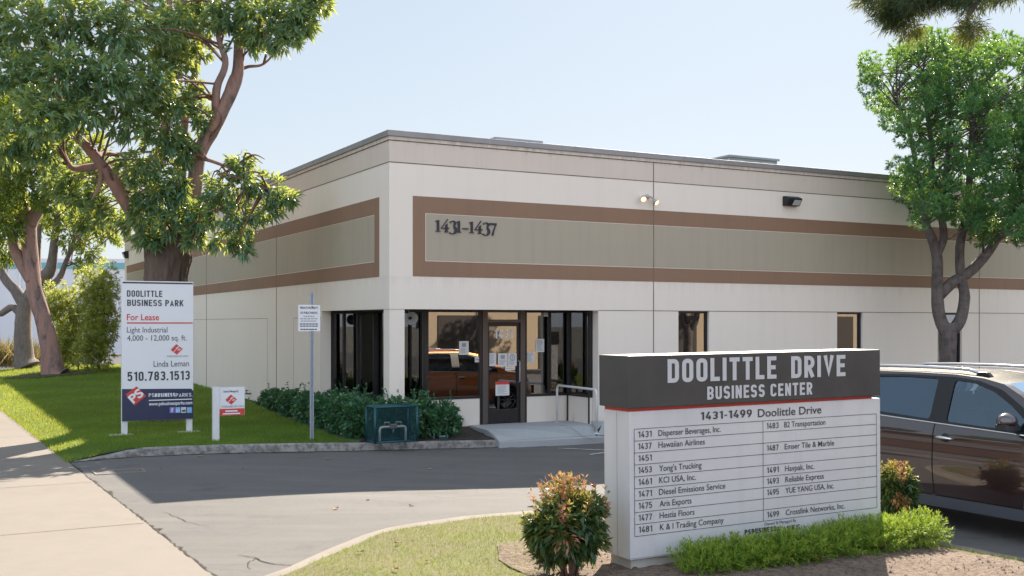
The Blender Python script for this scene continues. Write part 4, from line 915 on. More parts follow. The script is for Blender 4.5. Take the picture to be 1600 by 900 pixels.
for k, (px, py, w_) in enumerate(leaf_at):
    zf = (G, IZ, LZ)[w_]; p = at(px, py, 0, zf)
    if me0 is None:
        vs = []
        for i in range(5):
            u = i/4; wd = .055*math.sin(math.pi*min(1, u*.9+.08)); vs += [(u*.2-.1, -wd, .035*u*u+.02*(1 if i != 2 else .4)), (u*.2-.1, 0, .012*u), (u*.2-.1, wd, .03*u+.018)]
        fs = [q for i in range(4) for q in ((i*3, i*3+3, i*3+4, i*3+1), (i*3+1, i*3+4, i*3+5, i*3+2))]
        me0 = bpy.data.meshes.new('fallen_leaf'); me0.from_pydata(vs, [], fs); me0.materials.append(M['litter'])
    o = obj('fallen_leaf', me0); o.location = (p.x, p.y, float(zf(p.x, p.y))+(.004, .022, .045)[w_]); o.rotation_euler = (R.uniform(-.2, .2), 0, R.uniform(0, 6.28)); k_ = R.uniform(.28, .55); o.scale = (k_,)*3
    tag(o, LEAF_LABELS[k], 'leaf', ('fallen leaves on the drive', 'fallen leaves on the island', 'fallen leaves on the lawn')[w_])

# ---------------------------------------------------------------- cars
M['plum'] = mat('plum_car_paint', (.026, .009, .011), .35, .15, coat=1.0)
M['copper'] = mat('copper_car_paint', (.55, .17, .045), .3, .5, coat=1.0)
M['clad'] = mat('grey_cladding', (.07, .08, .10), .38)
M['rubber'] = mat('tyre_rubber', (.018, .018, .018), .85)
M['rim'] = mat('alloy_rim', (.45, .45, .47), .3, .9)
M['chrome'] = mat('chrome', (.75, .75, .78), .12, 1.0)
M['carglass'] = glass_mat('car_glass', (.34, .42, .46), 1.5, 1.8, .10, (.66, .84, 1.0))  # sky blue put into the reflection colour, here and for the privacy glass
M['privacy'] = glass_mat('privacy_glass', (.025, .028, .034), 1.5, 1.8, .10, (.62, .80, 1.0))
M['seat'] = mat('seat_fabric', (.10, .095, .09), .9)
M['lampglass'] = mat('lamp_glass', (.5, .52, .55), .08, .2, coat=1)
M['taillamp'] = mat('tail_lamp', (.30, .01, .01), .15, coat=1)
M['strip_dark'] = mat('shut_line', (.004, .004, .004), .9)

for k_ in ('plum', 'copper'): M[k_].node_tree.nodes['Principled BSDF'].inputs['Coat IOR'].default_value = 1.9
def interp(x, xs, ys):
    x = np.asarray(x, float); xs = np.asarray(xs, float); ys = np.asarray(ys, float)
    i = np.clip(np.searchsorted(xs, x)-1, 0, len(xs)-2); m = np.gradient(ys, xs); h = xs[i+1]-xs[i]; t = np.clip((x-xs[i])/h, 0, 1)
    return (2*t**3-3*t**2+1)*ys[i]+(t**3-2*t**2+t)*h*m[i]+(-2*t**3+3*t**2)*ys[i+1]+(t**3-t**2)*h*m[i+1]
def half_width(x, z):
    pz = interp(z, [.15, .28, .37, .52, .68, .82, .93, 1.0, 1.06, 1.13, 1.35, 1.58, 1.70, 1.75], [.95, .958, .963, .985, 1.0, .997, .990, .988, .975, .945, .865, .775, .715, .68])
    px = interp(x, [-2.4, -2.2, -1.9, -1.4, -.5, .6, 1.4, 1.85, 2.1, 2.4], [.80, .885, .955, .99, 1.0, 1.0, .985, .925, .83, .62])
    return .922*pz*px
def rounded(poly, r, n=4):
    out = []; k = len(poly)
    for i in range(k):
        p = Vector(poly[i]); a = (Vector(poly[i-1])-p); b = (Vector(poly[(i+1) % k])-p); ra = min(r, a.length*.45, b.length*.45)
        a = p+a.normalized()*ra; b = p+b.normalized()*ra
        for j in range(n+1):
            t = j/n; out.append(a*(1-t)**2+p*2*t*(1-t)+b*t*t)
    return out
TOP = [(-2.20, .36), (-2.29, .52), (-2.30, .72), (-2.25, .93), (-2.23, 1.12), (-2.13, 1.32), (-2.02, 1.50), (-2.0, 1.585), (-1.86, 1.615), (-1.5, 1.64), (-1.0, 1.655), (-.4, 1.66), (.1, 1.655), (.45, 1.63), (.72, 1.58), (.95, 1.475), (1.2, 1.315), (1.42, 1.16), (1.52, 1.10), (1.75, 1.075), (1.98, 1.01), (2.16, .915), (2.25, .78), (2.30, .62), (2.30, .45), (2.22, .30)]
TOP_GLASS = (.72, 1.42); REAR_GLASS = (-2.12, -1.90)
TOP = [(x+.14*float(ss((x-1.2)/1.0))+(.11*float(ss((-1.2-x)/.6))), z) for x, z in TOP]
def arch(c, r, z0, a0=None):
    th = math.acos((z0-.35)/r) if abs(z0-.35) < r else 0
    th = math.asin((.35-z0)/r)
    return [(c+r*math.cos(t), .35+r*math.sin(t)) for t in np.linspace(-th, math.pi+th, 19)]
ZS_ = .235
def build_car(name, label, loc, rz, paint, group=None):
    t = thing(name, label, 'car', loc, rz, group)
    WF, WR, AR = 1.53, -1.22, .395
    outline = TOP+[(2.2, .25)]+arch(WF, AR, .25)+[(1.05, ZS_), (-.74, ZS_)]+arch(WR, AR, .25)+[(-1.84, .29)]
    outline = [tuple(p) for p in densify(outline, .06)]
    rw = rounded([(-.10, 1.165), (-.10, 1.60), (-.55, 1.605), (-1.02, 1.585), (-1.16, 1.40), (-1.14, 1.215)], .05)
    fw = rounded([(.12, 1.155), (.12, 1.595), (.36, 1.575), (.62, 1.50), (.86, 1.375), (1.10, 1.205), (1.14, 1.12)], .04)
    qw = rounded([(-1.25, 1.235), (-1.25, 1.40), (-1.15, 1.565), (-1.55, 1.55), (-1.86, 1.43), (-1.80, 1.29)], .05)
    trim = rounded([(-1.93, 1.27), (-1.95, 1.45), (-1.55, 1.60), (-.6, 1.632), (.1, 1.628), (.42, 1.60), (.72, 1.52), (1.0, 1.36), (1.24, 1.17), (1.24, 1.088), (0, 1.135), (-1.2, 1.195)], .03)
    dfr = rounded([(-.012, .36), (1.04, .36), (1.12, .52), (1.17, .80), (1.17, 1.17), (.80, 1.48), (.42, 1.612), (-.012, 1.638)], .03)
    dre = rounded([(-.018, .36), (-.76, .36), (-.80, .60), (-.98, .80), (-1.16, .98), (-1.20, 1.40), (-1.08, 1.612), (-.018, 1.638)], .03)
    arcf = [Vector(p) for p in arch(WF, AR+.055, .25)]; arcr = [Vector(p) for p in arch(WR, AR+.055, .25)]
    clad = [Vector(p) for p in ((-.95, .2), (-.95, .352), (.95, .352), (.95, .2))]
    pts, edges = [], []
    def add(poly, closed=True, step=.05):
        p = densify([tuple(q) for q in poly], step, closed); b = len(pts); pts.extend(p); n = len(p)
        edges.extend((b+i, b+(i+1) % n) for i in range(n if closed else n-1))
    add(outline); 
    for q in (rw, fw, qw, trim, dfr, dre): add(q)
    add(arcf, False); add(arcr, False); add([(-.76, .352), (1.07, .352)], False)
    gx, gz = np.meshgrid(np.arange(-2.25, 2.28, .055), np.arange(.27, 1.70, .04)); gx, gz = gx.ravel(), gz.ravel()
    m = inpoly(gx, gz, outline); pts += [Vector((a, b)) for a, b in zip(gx[m], gz[m])]
    vs, es, fs, *_ = delaunay_2d_cdt(pts, edges, [], 0, 1e-5)
    cx = np.array([sum(vs[i].x for i in f)/3 for f in fs]); cz = np.array([sum(vs[i].y for i in f)/3 for f in fs])
    I = lambda p: inpoly(cx, cz, [tuple(q) for q in p])
    inside = I(outline); win = {'rw': I(rw), 'fw': I(fw), 'qw': I(qw)}; anyw = win['rw'] | win['fw'] | win['qw']
    ca = (np.hypot(cx-WF, cz-.35) < AR+.055) | (np.hypot(cx-WR, cz-.35) < AR+.055) | ((cz < .352) & (np.abs(cx-.15) < 1.0))
    tr_ = I(trim) & ~anyw; df, dr_ = I(dfr) & ~anyw & ~tr_ & ~ca, I(dre) & ~anyw & ~tr_ & ~ca
    V2 = np.array([(v.x, v.y) for v in vs]); hw = half_width(V2[:, 0], V2[:, 1])
    def side(mask, sgn, off=0.0):
        idx = [f for f, k in zip(fs, mask & inside) if k]; used = sorted({i for f in idx for i in f}); mp = {u: n for n, u in enumerate(used)}
        v = [(V2[i, 0], sgn*(hw[i]+off), V2[i, 1]) for i in used]; ff = [tuple(mp[i] for i in (f if sgn < 0 else reversed(f))) for f in idx]
        return v, ff
    def both(mask, off=0.0):
        a, fa = side(mask, -1, off); b, fb = side(mask, 1, off); return a+b, fa+[tuple(i+len(a) for i in f) for f in fb]
    def put(nm, v, ff, m, parent=t, smooth=True):
        me = bpy.data.meshes.new(nm); me.from_pydata(v, [], ff); me.update(); bm = bmesh.new(); bm.from_mesh(me); bm.to_mesh(me); bm.free(); return obj(nm, me, m, parent, smooth)
    # body shell: remaining side faces plus the top skin
    v, ff = both(inside & ~anyw & ~tr_ & ~df & ~dr_ & ~ca)
    tp = densify(TOP, .06, False); nC = 18; gl_v, gl_f, rg_v, rg_f = [], [], [], []
    def row(p):
        h = float(half_width(p.x, p.y)); out = []
        for k in range(nC+1):
            s = -1+2*k/nC; e = 1-s*s; up = .03*e if p.y > 1.0 else .02*e; fwd = (.16*e*(1 if p.x > 0 else -.35)) if abs(p.x) > 1.9 else 0
            if 1.42 <= p.x <= 1.9: fwd = .10*e*(p.x-1.42)/.48*1.6 if p.x > 1.42 else 0
            if .72 <= p.x <= 1.42: fwd = .05*e
            out.append((p.x+min(fwd, .16), s*h, p.y+up))
        return out
    rows = [row(p) for p in tp]
    for i in range(len(rows)-1):
        xm = (tp[i].x+tp[i+1].x)/2; zm = (tp[i].y+tp[i+1].y)/2
        for k in range(nC):
            quad = [rows[i][k], rows[i][k+1], rows[i+1][k+1], rows[i+1][k]]
            sm = abs(-1+2*(k+.5)/nC)
            if TOP_GLASS[0] < xm < TOP_GLASS[1] and sm < .93: V__, F__ = gl_v, gl_f
            elif REAR_GLASS[0] < xm < REAR_GLASS[1] and 1.16 < zm < 1.53 and sm < .86: V__, F__ = rg_v, rg_f
            else: V__, F__ = v, ff
            b = len(V__); V__.extend(quad); F__.append((b, b+1, b+2, b+3))
    body = put('body', v, ff, paint)
    bm = bmesh.new(); bm.from_mesh(body.data); bmesh.ops.remove_doubles(bm, verts=bm.verts, dist=.004); bmesh.ops.recalc_face_normals(bm, faces=bm.faces)
    for e in bm.edges:
        if len(e.link_faces) == 2 and e.calc_face_angle(0) > .65: e.smooth = False
    bm.to_mesh(body.data); bm.free()
    for nm, gv, gf, m in (('windscreen', gl_v, gl_f, M['carglass']), ('rear_window', rg_v, rg_f, M['privacy'])):
        o = put(nm, gv, gf, m); bm = bmesh.new(); bm.from_mesh(o.data); bmesh.ops.remove_doubles(bm, verts=bm.verts, dist=.003); bm.to_mesh(o.data); bm.free()
    v, ff = both(tr_, .004); put('window_trim', v, ff, M['black'])
    v, ff = both(ca, .012); put('cladding', v, ff, M['clad'])
    for sg in (-1, 1):
        for msk, w_, gm, hx in ((df, win['fw'], 'carglass', .14), (dr_, win['rw'], 'privacy', -.86)):
            v, ff = side(msk, sg); d = put('door', v, ff, paint)
            v, ff = side(w_, sg, -.006); put('pane', v, ff, M[gm], d)
            y = sg*(float(half_width(hx, .985))+.0); mb = MB()
            mb.tube([(hx-.11, y, .985), (hx-.09, y+sg*.03, .99), (hx, y+sg*.045, .99), (hx+.09, y+sg*.03, .983), (hx+.11, y, .98)], [.010, .016, .019, .016, .010], 10); mb.build('handle', M['chrome'], d)
            mb = MB(); mb.lathe([(.001, .004), (.055, .003), (.06, -.004)], (hx+.01, y-sg*.001, .975), (0, sg, -.06), 20); mb.build('handle_cup', M['black'], d)
        v, ff = side(win['qw'], sg, -.004); put('quarter_window', v, ff, M['privacy'])
        # belt strip, shut lines
        mb = MB(); n = 24
        pl = [(-1.88+3.1*k/n, 1.235-.045*(k/n*3.1-.0)-.0) for k in range(n+1)]
        pl = [(x, 1.185-.036*(x+.9)-.022) for x, _ in pl]
        mb.tube([(x, sg*(float(half_width(x, z))+.006), z) for x, z in pl if x < 1.2], .009, 6); mb.build('belt_strip', M['chrome'], t)
        mb = MB()
        for poly in (dfr, dre):
            q = densify([tuple(p) for p in poly], .05); q = [p for p in q]
            for i in range(len(q)):
                a, b = q[i], q[(i+1) % len(q)]
                if (a.y > 1.12 and b.y > 1.12): continue
                d = (b-a).normalized(); n_ = Vector((-d.y, d.x))*.0035
                mb.face([(p.x, sg*(float(half_width(p.x, p.y))+.0016), p.y) for p in (a-n_, b-n_, b+n_, a+n_)])
        mb.build('shut_line', M['strip_dark'], t)
        # roof rail
        xs = np.linspace(-1.62, .42, 18); mb = MB()
        zt = lambda x: float(np.interp(x, [p[0] for p in TOP[8:15]], [p[1] for p in TOP[8:15]]))
        pr = [(x, sg*(.57), zt(x)+.005+.05*min(1, (x+1.62)/.2, (.42-x)/.2)) for x in xs]
        mb.tube(pr, [.012]+[.02]*16+[.012], 8)
        mb.build('roof_rail', M['chrome'], t)
        mb = MB()
        for xf in (-1.58, .36): mb.prism([(xf-.10, zt(xf)-.01), (xf+.12, zt(xf)-.01), (xf+.06, zt(xf)+.05), (xf-.05, zt(xf)+.05)], 'y', sg*.57-.028, sg*.57+.028)
        mb.build('rail_foot', M['black'], t, bev=.006)
        # mirror
        mx, mz = .99, 1.23; y0 = sg*float(half_width(mx, 1.14)); c = bmesh.new(); r = bmesh.ops.create_uvsphere(c, u_segments=20, v_segments=12, radius=1)
        for vv in c.verts:
            k = 1-.25*max(0, vv.co.x); vv.co = Vector((mx+vv.co.x*.095+.01*abs(vv.co.y), y0+sg*.16+vv.co.y*.125*k, mz+vv.co.z*(.085 if vv.co.z > 0 else .075)*k))
            if vv.co.x < mx-.055: vv.co.x = mx-.055
        me = bpy.data.meshes.new('mirror'); c.to_mesh(me); c.free(); mo = obj('mirror', me, paint, t, True)
        mb = MB(); mb.box(mx-.02, mx+.05, min(y0, y0+sg*.10), max(y0, y0+sg*.10), mz-.085, mz-.045, .01); mb.build('mirror_arm', M['black'], mo)
        mb = MB(); mb.lathe([(.001, 0), (.068, 0), (.07, .004)], (mx-.058, y0+sg*.16, mz), (-1, 0, 0), 20); mb.build('mirror_glass', M['chrome'], mo)
        mb = MB(); mb.prism([(mx-.06, mz-.09), (mx+.09, mz-.09), (mx+.06, mz-.02), (mx-.05, mz-.03)], 'y', min(y0+sg*.06, y0+sg*.27), max(y0+sg*.06, y0+sg*.27)); mb.build('mirror_base', M['black'], mo, bev=.01)
        # lamps
        hl = [(2.06, .84), (2.28, .86), (2.34, .78), (2.32, .71), (2.09, .75)]
        mb = MB(); q = [(x, sg*(float(half_width(x, z))+.008), z) for x, z in rounded(hl, .02)]; mb.face(q); mb.build('headlight', M['lampglass'], t)
        tl = [(-1.88, 1.13), (-2.08, 1.12), (-2.12, .98), (-2.10, .88), (-1.97, 1.0)]
        mb = MB(); q = [(x, sg*(float(half_width(x, z))+.008), z) for x, z in rounded(tl, .02)]; mb.face(q); mb.build('tail_light', M['taillamp'], t)
        # wheels
        for wx in (WR, WF):
            yo = sg*.905; ax = (0, sg, 0); c = (wx, yo-sg*.12, .35)
            mb = MB(); mb.lathe([(.235, -.11), (.32, -.11), (.343, -.08), (.35, -.03), (.35, .06), (.343, .09), (.32, .11), (.25, .115), (.235, .10)], c, ax, 40); wl = mb.build('wheel', M['rubber'], t)
            mb = MB(); mb.lathe([(.236, -.10), (.236, .095), (.225, .105), (.215, .09), (.205, -.05)], c, ax, 40)
            for k in range(10):
                a0 = 2*math.pi*k/10
                p0 = (c[0]+.04*math.cos(a0), yo-sg*.04, .35+.04*math.sin(a0)); p1 = (c[0]+.215*math.cos(a0), yo-sg*.025, .35+.215*math.sin(a0)); mb.tube([p0, p1], [.022, .016], 6)
            mb.lathe([(.06, -.02), (.055, .09), (.001, .095)], c, ax, 20); mb.build('rim', M['rim'], wl)
    # grille, plates, bumpers, floor, cabin
    mb = MB(); mb.box(2.50, 2.56, -.5, .5, .48, .70); mb.build('grille', M['black'], t, bev=.006)
    mb = MB(); mb.box(-2.26, -2.23, -.27, .27, .78, .91); mb.build('number_plate', M['white_sign'], t)
    mb = MB(); mb.box(-1.8, 2.1, -.62, .62, .24, .33); mb.build('underbody', M['black'], t)
    mb = MB(); mb.box(-2.0, 1.3, -.8, .8, .34, .40); mb.prism([(1.05, .4), (1.35, .4), (1.40, 1.05), (1.0, 1.02), (.95, .85)], 'y', -.78, .78); mb.build('dashboard', M['black'], t)
    for sx in (-.38, .38):
        for bx in (.12, -.80):
            mb = MB(); mb.box(bx-.05, bx+.47, sx-.25, sx+.25, .42, .66, .05); mb.prism([(bx-.02, .6), (bx+.12, .62), (bx-.10, 1.25), (bx-.24, 1.22)], 'y', sx-.23, sx+.23); mb.prism([(bx-.22, 1.27), (bx-.13, 1.28), (bx-.16, 1.46), (bx-.24, 1.45)], 'y', sx-.13, sx+.13); mb.build('seat', M['seat'], t, bev=.0)
    mb = MB(); c = Vector((.72, .38, 1.0)); mb.tube([c+Vector((.06*math.cos(a), .18*math.sin(a), .17*math.cos(a))) for a in np.linspace(0, 2*math.pi, 25)], .015, 8); mb.build('steering_wheel', M['black'], t)
    return t
CB = Vector((4.53, 11.86, 0)); ctr = CB+Vector((U.x, U.y, 0))*.92-V*.015
build_car('parked_car', 'dark plum SUV with silver roof rails parked behind the directory sign', (ctr.x, ctr.y, .0), math.atan2(-V.y, -V.x), M['plum'])
nose = Vector((6.28, 19.4, 0)); cc = nose-U*2.3+V*.0
build_car('parked_car', 'copper coloured car mirrored in the entrance glass, parked behind the directory sign', (cc.x, cc.y, float(G(cc.x, cc.y))+.01), ANG, M['copper'])

# ---------------------------------------------------------------- foliage tools
def nrm(a): return a/np.maximum(np.linalg.norm(a, axis=-1, keepdims=True), 1e-9)
class Leaves:
    def __init__(s): s.v = []; s.f = []; s.a = []; s.n = 0
    def add(s, c, d, m, L, W, spread=.6, droop=.3, base_attr=None, avar=.4, jit=.02, sag=.15, dirk=1.0):
        """c (N,3) cluster centres, d (N,3) directions; m leaves per cluster"""
        c = np.asarray(c, float); d = np.asarray(d, float); N = len(c)
        if N == 0: return s
        ax = nrm(d[:, None, :]*dirk+NR.normal(0, spread, (N, m, 3))+np.array([0, 0, -droop]))
        Lr = L*NR.uniform(.65, 1.2, (N, m, 1)); Wr = W*NR.uniform(.7, 1.2, (N, m, 1))
        sd = nrm(np.cross(ax, NR.normal(0, .6, (N, m, 3))+np.array([0, 0, 1.0]))); nn = np.cross(sd, ax)
        b = c[:, None, :]+NR.normal(0, jit, (N, m, 3)); mid = b+ax*Lr*.42
        tip = b+ax*Lr+np.array([0, 0, -1.0])*Lr*sag
        q = np.stack([b, mid+sd*Wr*.5+nn*Wr*.16, tip, mid-sd*Wr*.5+nn*Wr*.16], 2).reshape(-1, 3)
        k = N*m; o = (np.arange(k)*4)[:, None]
        s.f.append(np.concatenate([o+np.array([[0, 1, 2]]), o+np.array([[0, 2, 3]])], 0)+s.n)
        ba = NR.random(N) if base_attr is None else np.asarray(base_attr)
        at_ = np.clip(ba[:, None]*(1-avar)+NR.random((N, m))*avar, 0, 1); s.a.append(np.repeat(at_.ravel(), 4)); s.v.append(q); s.n += len(q); return s
    def build(s, name, mat, parent):
        return obj(name, qmesh(name, np.concatenate(s.v), np.concatenate(s.f), np.concatenate(s.a)), mat, parent)
def ball(n, c, r, shell=.45, flat=None):
    """n random points in an ellipsoid with outward directions"""
    d = nrm(NR.normal(0, 1, (n, 3))); rr = NR.random((n, 1))**shell; r = np.asarray(r, float)*np.ones(3)
    return np.asarray(c)+d*rr*r, d
def smooth_path(pts, rs, k=5):
    P = [Vector(p) for p in pts]; out, ro = [], []
    for i in range(len(P)-1):
        p0, p1, p2, p3 = P[max(i-1, 0)], P[i], P[i+1], P[min(i+2, len(P)-1)]
        for j in range(k):
            t = j/k; out.append(.5*((2*p1)+(p2-p0)*t+(2*p0-5*p1+4*p2-p3)*t*t+(3*p1-p0-3*p2+p3)*t**3)); ro.append(rs[i]*(1-t)+rs[i+1]*t)
    out.append(P[-1]); ro.append(rs[-1]); return out, ro
def limb(mb, pts, rs, n=14, rough=.07, fis=0):
    p, r = smooth_path(pts, rs, 10 if fis else 5); b = len(mb.bm.verts)
    mb.tube(p, r, n); mb.bm.verts.ensure_lookup_table()
    ph = [R.uniform(0, 6.28) for _ in range(4)]
    for i, c in enumerate(p):
        for k in range(n):
            v = mb.bm.verts[b+i*n+k]; a = 2*math.pi*k/n
            f = 1+rough*(math.sin(3*a+ph[0]+i*.35)+.7*math.sin(5*a+ph[1]-i*.2)+.5*R.uniform(-1, 1))-(fis*max(0, math.sin(13*a+ph[2]+1.5*math.sin(i*.11)+.9*math.sin(i*.37)))**.6+fis*.5*max(0, math.sin(23*a+ph[3]+1.1*math.sin(i*.23))) if fis else 0); v.co = c+(v.co-c)*f
    return p
def twigs(mb, skel, centres, n, r=.012, sp=.28):
    for c in centres:
        c = Vector(c); near_ = sorted(range(len(skel)), key=lambda i: (skel[i]-c).length)[:14]
        for _ in range(n):
            a = skel[R.choice(near_)]; e = c+Vector((R.gauss(0, sp), R.gauss(0, sp), R.gauss(0, sp*.8))); m_ = a.lerp(e, .5)+Vector((R.gauss(0, .12), R.gauss(0, .12), R.uniform(.0, .35)))
            p, rr = smooth_path([a, m_, e], [r*2.2, r*1.5, r*.5], 4); mb.tube(p, rr, 5, False)

# ---------------------------------------------------------------- big gum tree behind the lease sign
TZ = 23.6
base = Vector(((257-800)/F*TZ, TZ, 0)); base.z = float(LZ(base.x, base.y))
tr = thing('gum_tree', 'large gum tree with a thick rough trunk rising behind the lease sign', 'tree', base)
Q = lambda px, py, dz=0.0: pt(px, py, TZ+dz)-base
mb = MB(); sk = []
k_ = TZ/F
sk += limb(mb, [Vector((0, 0, -.3)), Vector((0, 0, .2)), Q(260, 560), Q(260, 490), Q(260, 430), Q(262, 395), Q(268, 360)], [.64, .54, .47, .45, .46, .51, .41], 72, .025, .075)
mb.build('trunk', M['bark'], tr)
mb = MB()
sk += limb(mb, [Q(276, 400), Q(292, 360), Q(304, 290, -.2), Q(312, 240, -.3), Q(333, 200, -.4), Q(358, 150, -.5), Q(372, 112, -.5), Q(374, 60, -.5), Q(388, -30, -.6), Q(400, -120, -.6)], [0.245, 0.204, 0.163, 0.150, 0.143, 0.136, 0.116, 0.095, 0.075, 0.034], 14)
sk += limb(mb, [Q(338, 190, -.4), Q(338, 140, -.7), Q(352, 100, -.8), Q(342, 60, -.8), Q(330, -10, -.9)], [0.088, 0.082, 0.068, 0.054, 0.034], 10)
sk += limb(mb, [Q(345, 170, -.4), Q(362, 120, -.2), Q(385, 105, -.2), Q(412, 100, -.2), Q(440, 70, -.3)], [0.034, 0.048, 0.034, 0.027, 0.014], 8)
sk += limb(mb, [Q(252, 420), Q(236, 380), Q(206, 330, -.6), Q(180, 290, -1.0), Q(158, 255, -1.2), Q(132, 225, -1.4), Q(112, 200, -1.5), Q(80, 120, -1.8), Q(60, 20, -2)], [0.231, 0.177, 0.150, 0.136, 0.116, 0.095, 0.075, 0.061, 0.034], 14)
sk += limb(mb, [Q(160, 258, -1.2), Q(135, 262, -1.0), Q(112, 262, -1.2), Q(100, 240, -1.4)], [0.075, 0.075, 0.054, 0.034], 8)
sk += limb(mb, [Q(150, 245, -1.2), Q(165, 240, -.8), Q(185, 243, -.6)], [0.061, 0.054, 0.034], 8)
sk += limb(mb, [Q(158, 262, -1.2), Q(155, 290, -1.3), Q(143, 312, -1.4)], [0.048, 0.041, 0.020], 8)
sk += limb(mb, [Q(256, 410), Q(248, 340, .3), Q(240, 290, .4), Q(258, 200, .4), Q(272, 130, .4), Q(268, 50, .4), Q(260, -60, .4)], [0.204, 0.150, 0.122, 0.109, 0.088, 0.075, 0.034], 12)
sk += limb(mb, [Q(272, 380), Q(282, 300, .5), Q(290, 180, .6), Q(310, 90, .6), Q(318, 10, .6)], [0.150, 0.116, 0.082, 0.068, 0.034], 10)
sk += limb(mb, [Q(304, 245, -.3), Q(325, 250, -.6), Q(345, 257, -.8), Q(362, 264, -1.0), Q(395, 290, -1.1), Q(430, 300, -1.2)], [0.048, 0.041, 0.037, 0.034, 0.024, 0.010], 8)
sk += limb(mb, [Q(345, 257, -.8), Q(358, 278, -.9), Q(370, 320, -1.0)], [0.027, 0.024, 0.010], 7)
mb.build('branch', M['bark_red'], tr)
blobs = []      # px, py, depth offset, radius x px, radius y px
blobs += [(30, 40, -2.2, 62, 50), (110, 30, -2.4, 60, 48), (190, 45, -2, 58, 45), (255, 40, -1, 50, 42), (25, 115, -2.6, 55, 45), (95, 110, -2.8, 55, 42), (165, 120, -2.5, 52, 42), (225, 125, -1.6, 45, 38), (60, 180, -2.9, 50, 40), (125, 178, -2.6, 45, 34), (10, 215, -2.5, 45, 40), (55, 240, -2.3, 35, 28), (200, 185, -1.8, 42, 32)]
blobs += [(310, 25, -.4, 42, 34), (355, 22, -1.1, 38, 28), (410, 22, -1.2, 44, 30), (455, 20, -1.0, 42, 28), (490, 4, -.9, 28, 26), (432, 58, -1.2, 40, 22), (470, 42, -.8, 26, 18), (388, 66, -.9, 28, 18), (300, 75, .2, 30, 28), (270, 95, -.4, 34, 32), (262, 160, -.8, 38, 34), (300, 150, -.2, 22, 26), (255, 215, -.9, 36, 32), (318, 185, -.5, 17, 18), (285, 235, -.6, 22, 26)]
blobs += [(218, 262, -1.2, 34, 26), (240, 300, -.9, 36, 28), (280, 290, -.7, 24, 28), (225, 335, -.8, 24, 22), (265, 345, -.9, 28, 24), (232, 372, -.6, 26, 18), (292, 335, -.9, 22, 24), (300, 372, -1.0, 18, 18)]
blobs += [(345, 295, -1.0, 30, 28), (385, 285, -1.3, 32, 24), (425, 295, -1.2, 28, 22), (448, 312, -1.2, 15, 14), (330, 330, -1.0, 24, 22), (372, 335, -1.2, 36, 28), (415, 335, -1.1, 26, 20), (352, 372, -1.2, 24, 18), (378, 385, -1.2, 14, 14), (378, 255, -1.2, 17, 14), (310, 350, -1.0, 16, 18)]
blobs += [(120, 300, 2.6, 42, 30), (165, 320, 2.4, 36, 28), (190, 275, 2.0, 30, 26), (145, 345, 3.0, 38, 22), (95, 280, 2.6, 34, 28), (195, 345, 1.6, 22, 18), (150, 270, 2.2, 30, 22)]
up = [(x+R.uniform(-20, 20), y, R.uniform(-2.5, 2.5), 85, 60) for y in (-60, -150, -240) for x in range(-60 if y > -200 else 40, 470 if y > -100 else 400, 105)]
lv = Leaves(); cen = []
for k, (px, py, dz, rx, ry) in enumerate(blobs+up):
    c = pt(px, py, TZ+dz)-base; s_ = (TZ+dz)/F; r = (rx*s_, min(rx, ry)*s_*1.0, ry*s_); cen.append(c)
    n = int(((140 if (px > 300 and py > 240) else 225) if k < len(blobs) else 70)*rx*ry*s_*s_)+12
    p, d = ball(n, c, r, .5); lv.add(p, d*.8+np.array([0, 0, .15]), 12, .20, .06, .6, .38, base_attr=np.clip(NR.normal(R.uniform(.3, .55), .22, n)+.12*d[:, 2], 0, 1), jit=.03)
lv.build('crown', M['gum'], tr)
mb = MB(); twigs(mb, sk, cen, 3, .013); mb.build('twig', M['twig'], tr)

# ---------------------------------------------------------------- leaning gum and grey gum further back
TZ2 = 41.0
base = Vector(((84-800)/F*TZ2, TZ2, 0)); base.z = float(LZ(base.x, base.y))-.02
tr = thing('gum_tree', 'leaning gum tree with smooth pinkish bark standing in a dark mulch ring', 'tree', base)
Q = lambda px, py, dz=0.0: pt(px, py, TZ2+dz)-base
bz = HZ+(H-float(base.z))*F/TZ2
mb = MB(); sk = []
sk += limb(mb, [Q(92, bz+8), Q(84, bz-2), Q(78, 545), Q(68, 500), Q(56, 460), Q(50, 425), Q(45, 380), Q(44, 345)], [.56, .44, .34, .29, .28, .27, .28, .28], 16, .05)
sk += limb(mb, [Q(50, 440), Q(36, 415), Q(24, 390), Q(20, 365), Q(28, 335), Q(26, 290)], [.24, .22, .19, .18, .16, .10], 12)
sk += limb(mb, [Q(46, 350), Q(58, 330), Q(70, 310), Q(78, 285), Q(76, 260)], [.28, .22, .17, .14, .08], 10)
sk += limb(mb, [Q(42, 350), Q(36, 310), Q(38, 250)], [.24, .16, .08], 10)
mb.build('trunk', M['bark_red'], tr)
blobs = [(20, 290, -1, 42, 34), (62, 262, -1.5, 40, 30), (5, 345, -1, 34, 34), (-25, 300, 0, 40, 40), (30, 330, .8, 30, 24), (72, 310, -1.0, 22, 22), (105, 290, .6, 30, 30), (10, 395, .6, 26, 20), (40, 230, 0, 60, 40), (110, 235, 0, 60, 40), (-20, 240, 0, 50, 40), (60, 170, 0, 80, 50), (-30, 170, 0, 80, 50), (130, 330, 1.0, 28, 22)]
lv = Leaves(); cen = []
for px, py, dz, rx, ry in blobs:
    c = pt(px, py, TZ2+dz)-base; s_ = (TZ2+dz)/F; cen.append(c); n = int(190*rx*ry*s_*s_)+10
    p, d = ball(n, c, (rx*s_, rx*s_, ry*s_), .5); lv.add(p, d+np.array([0, 0, .15]), 10, .22, .07, .6, .35, base_attr=np.clip(NR.normal(.5, .25, n), 0, 1), jit=.05)
lv.build('crown', M['gum_light'], tr)
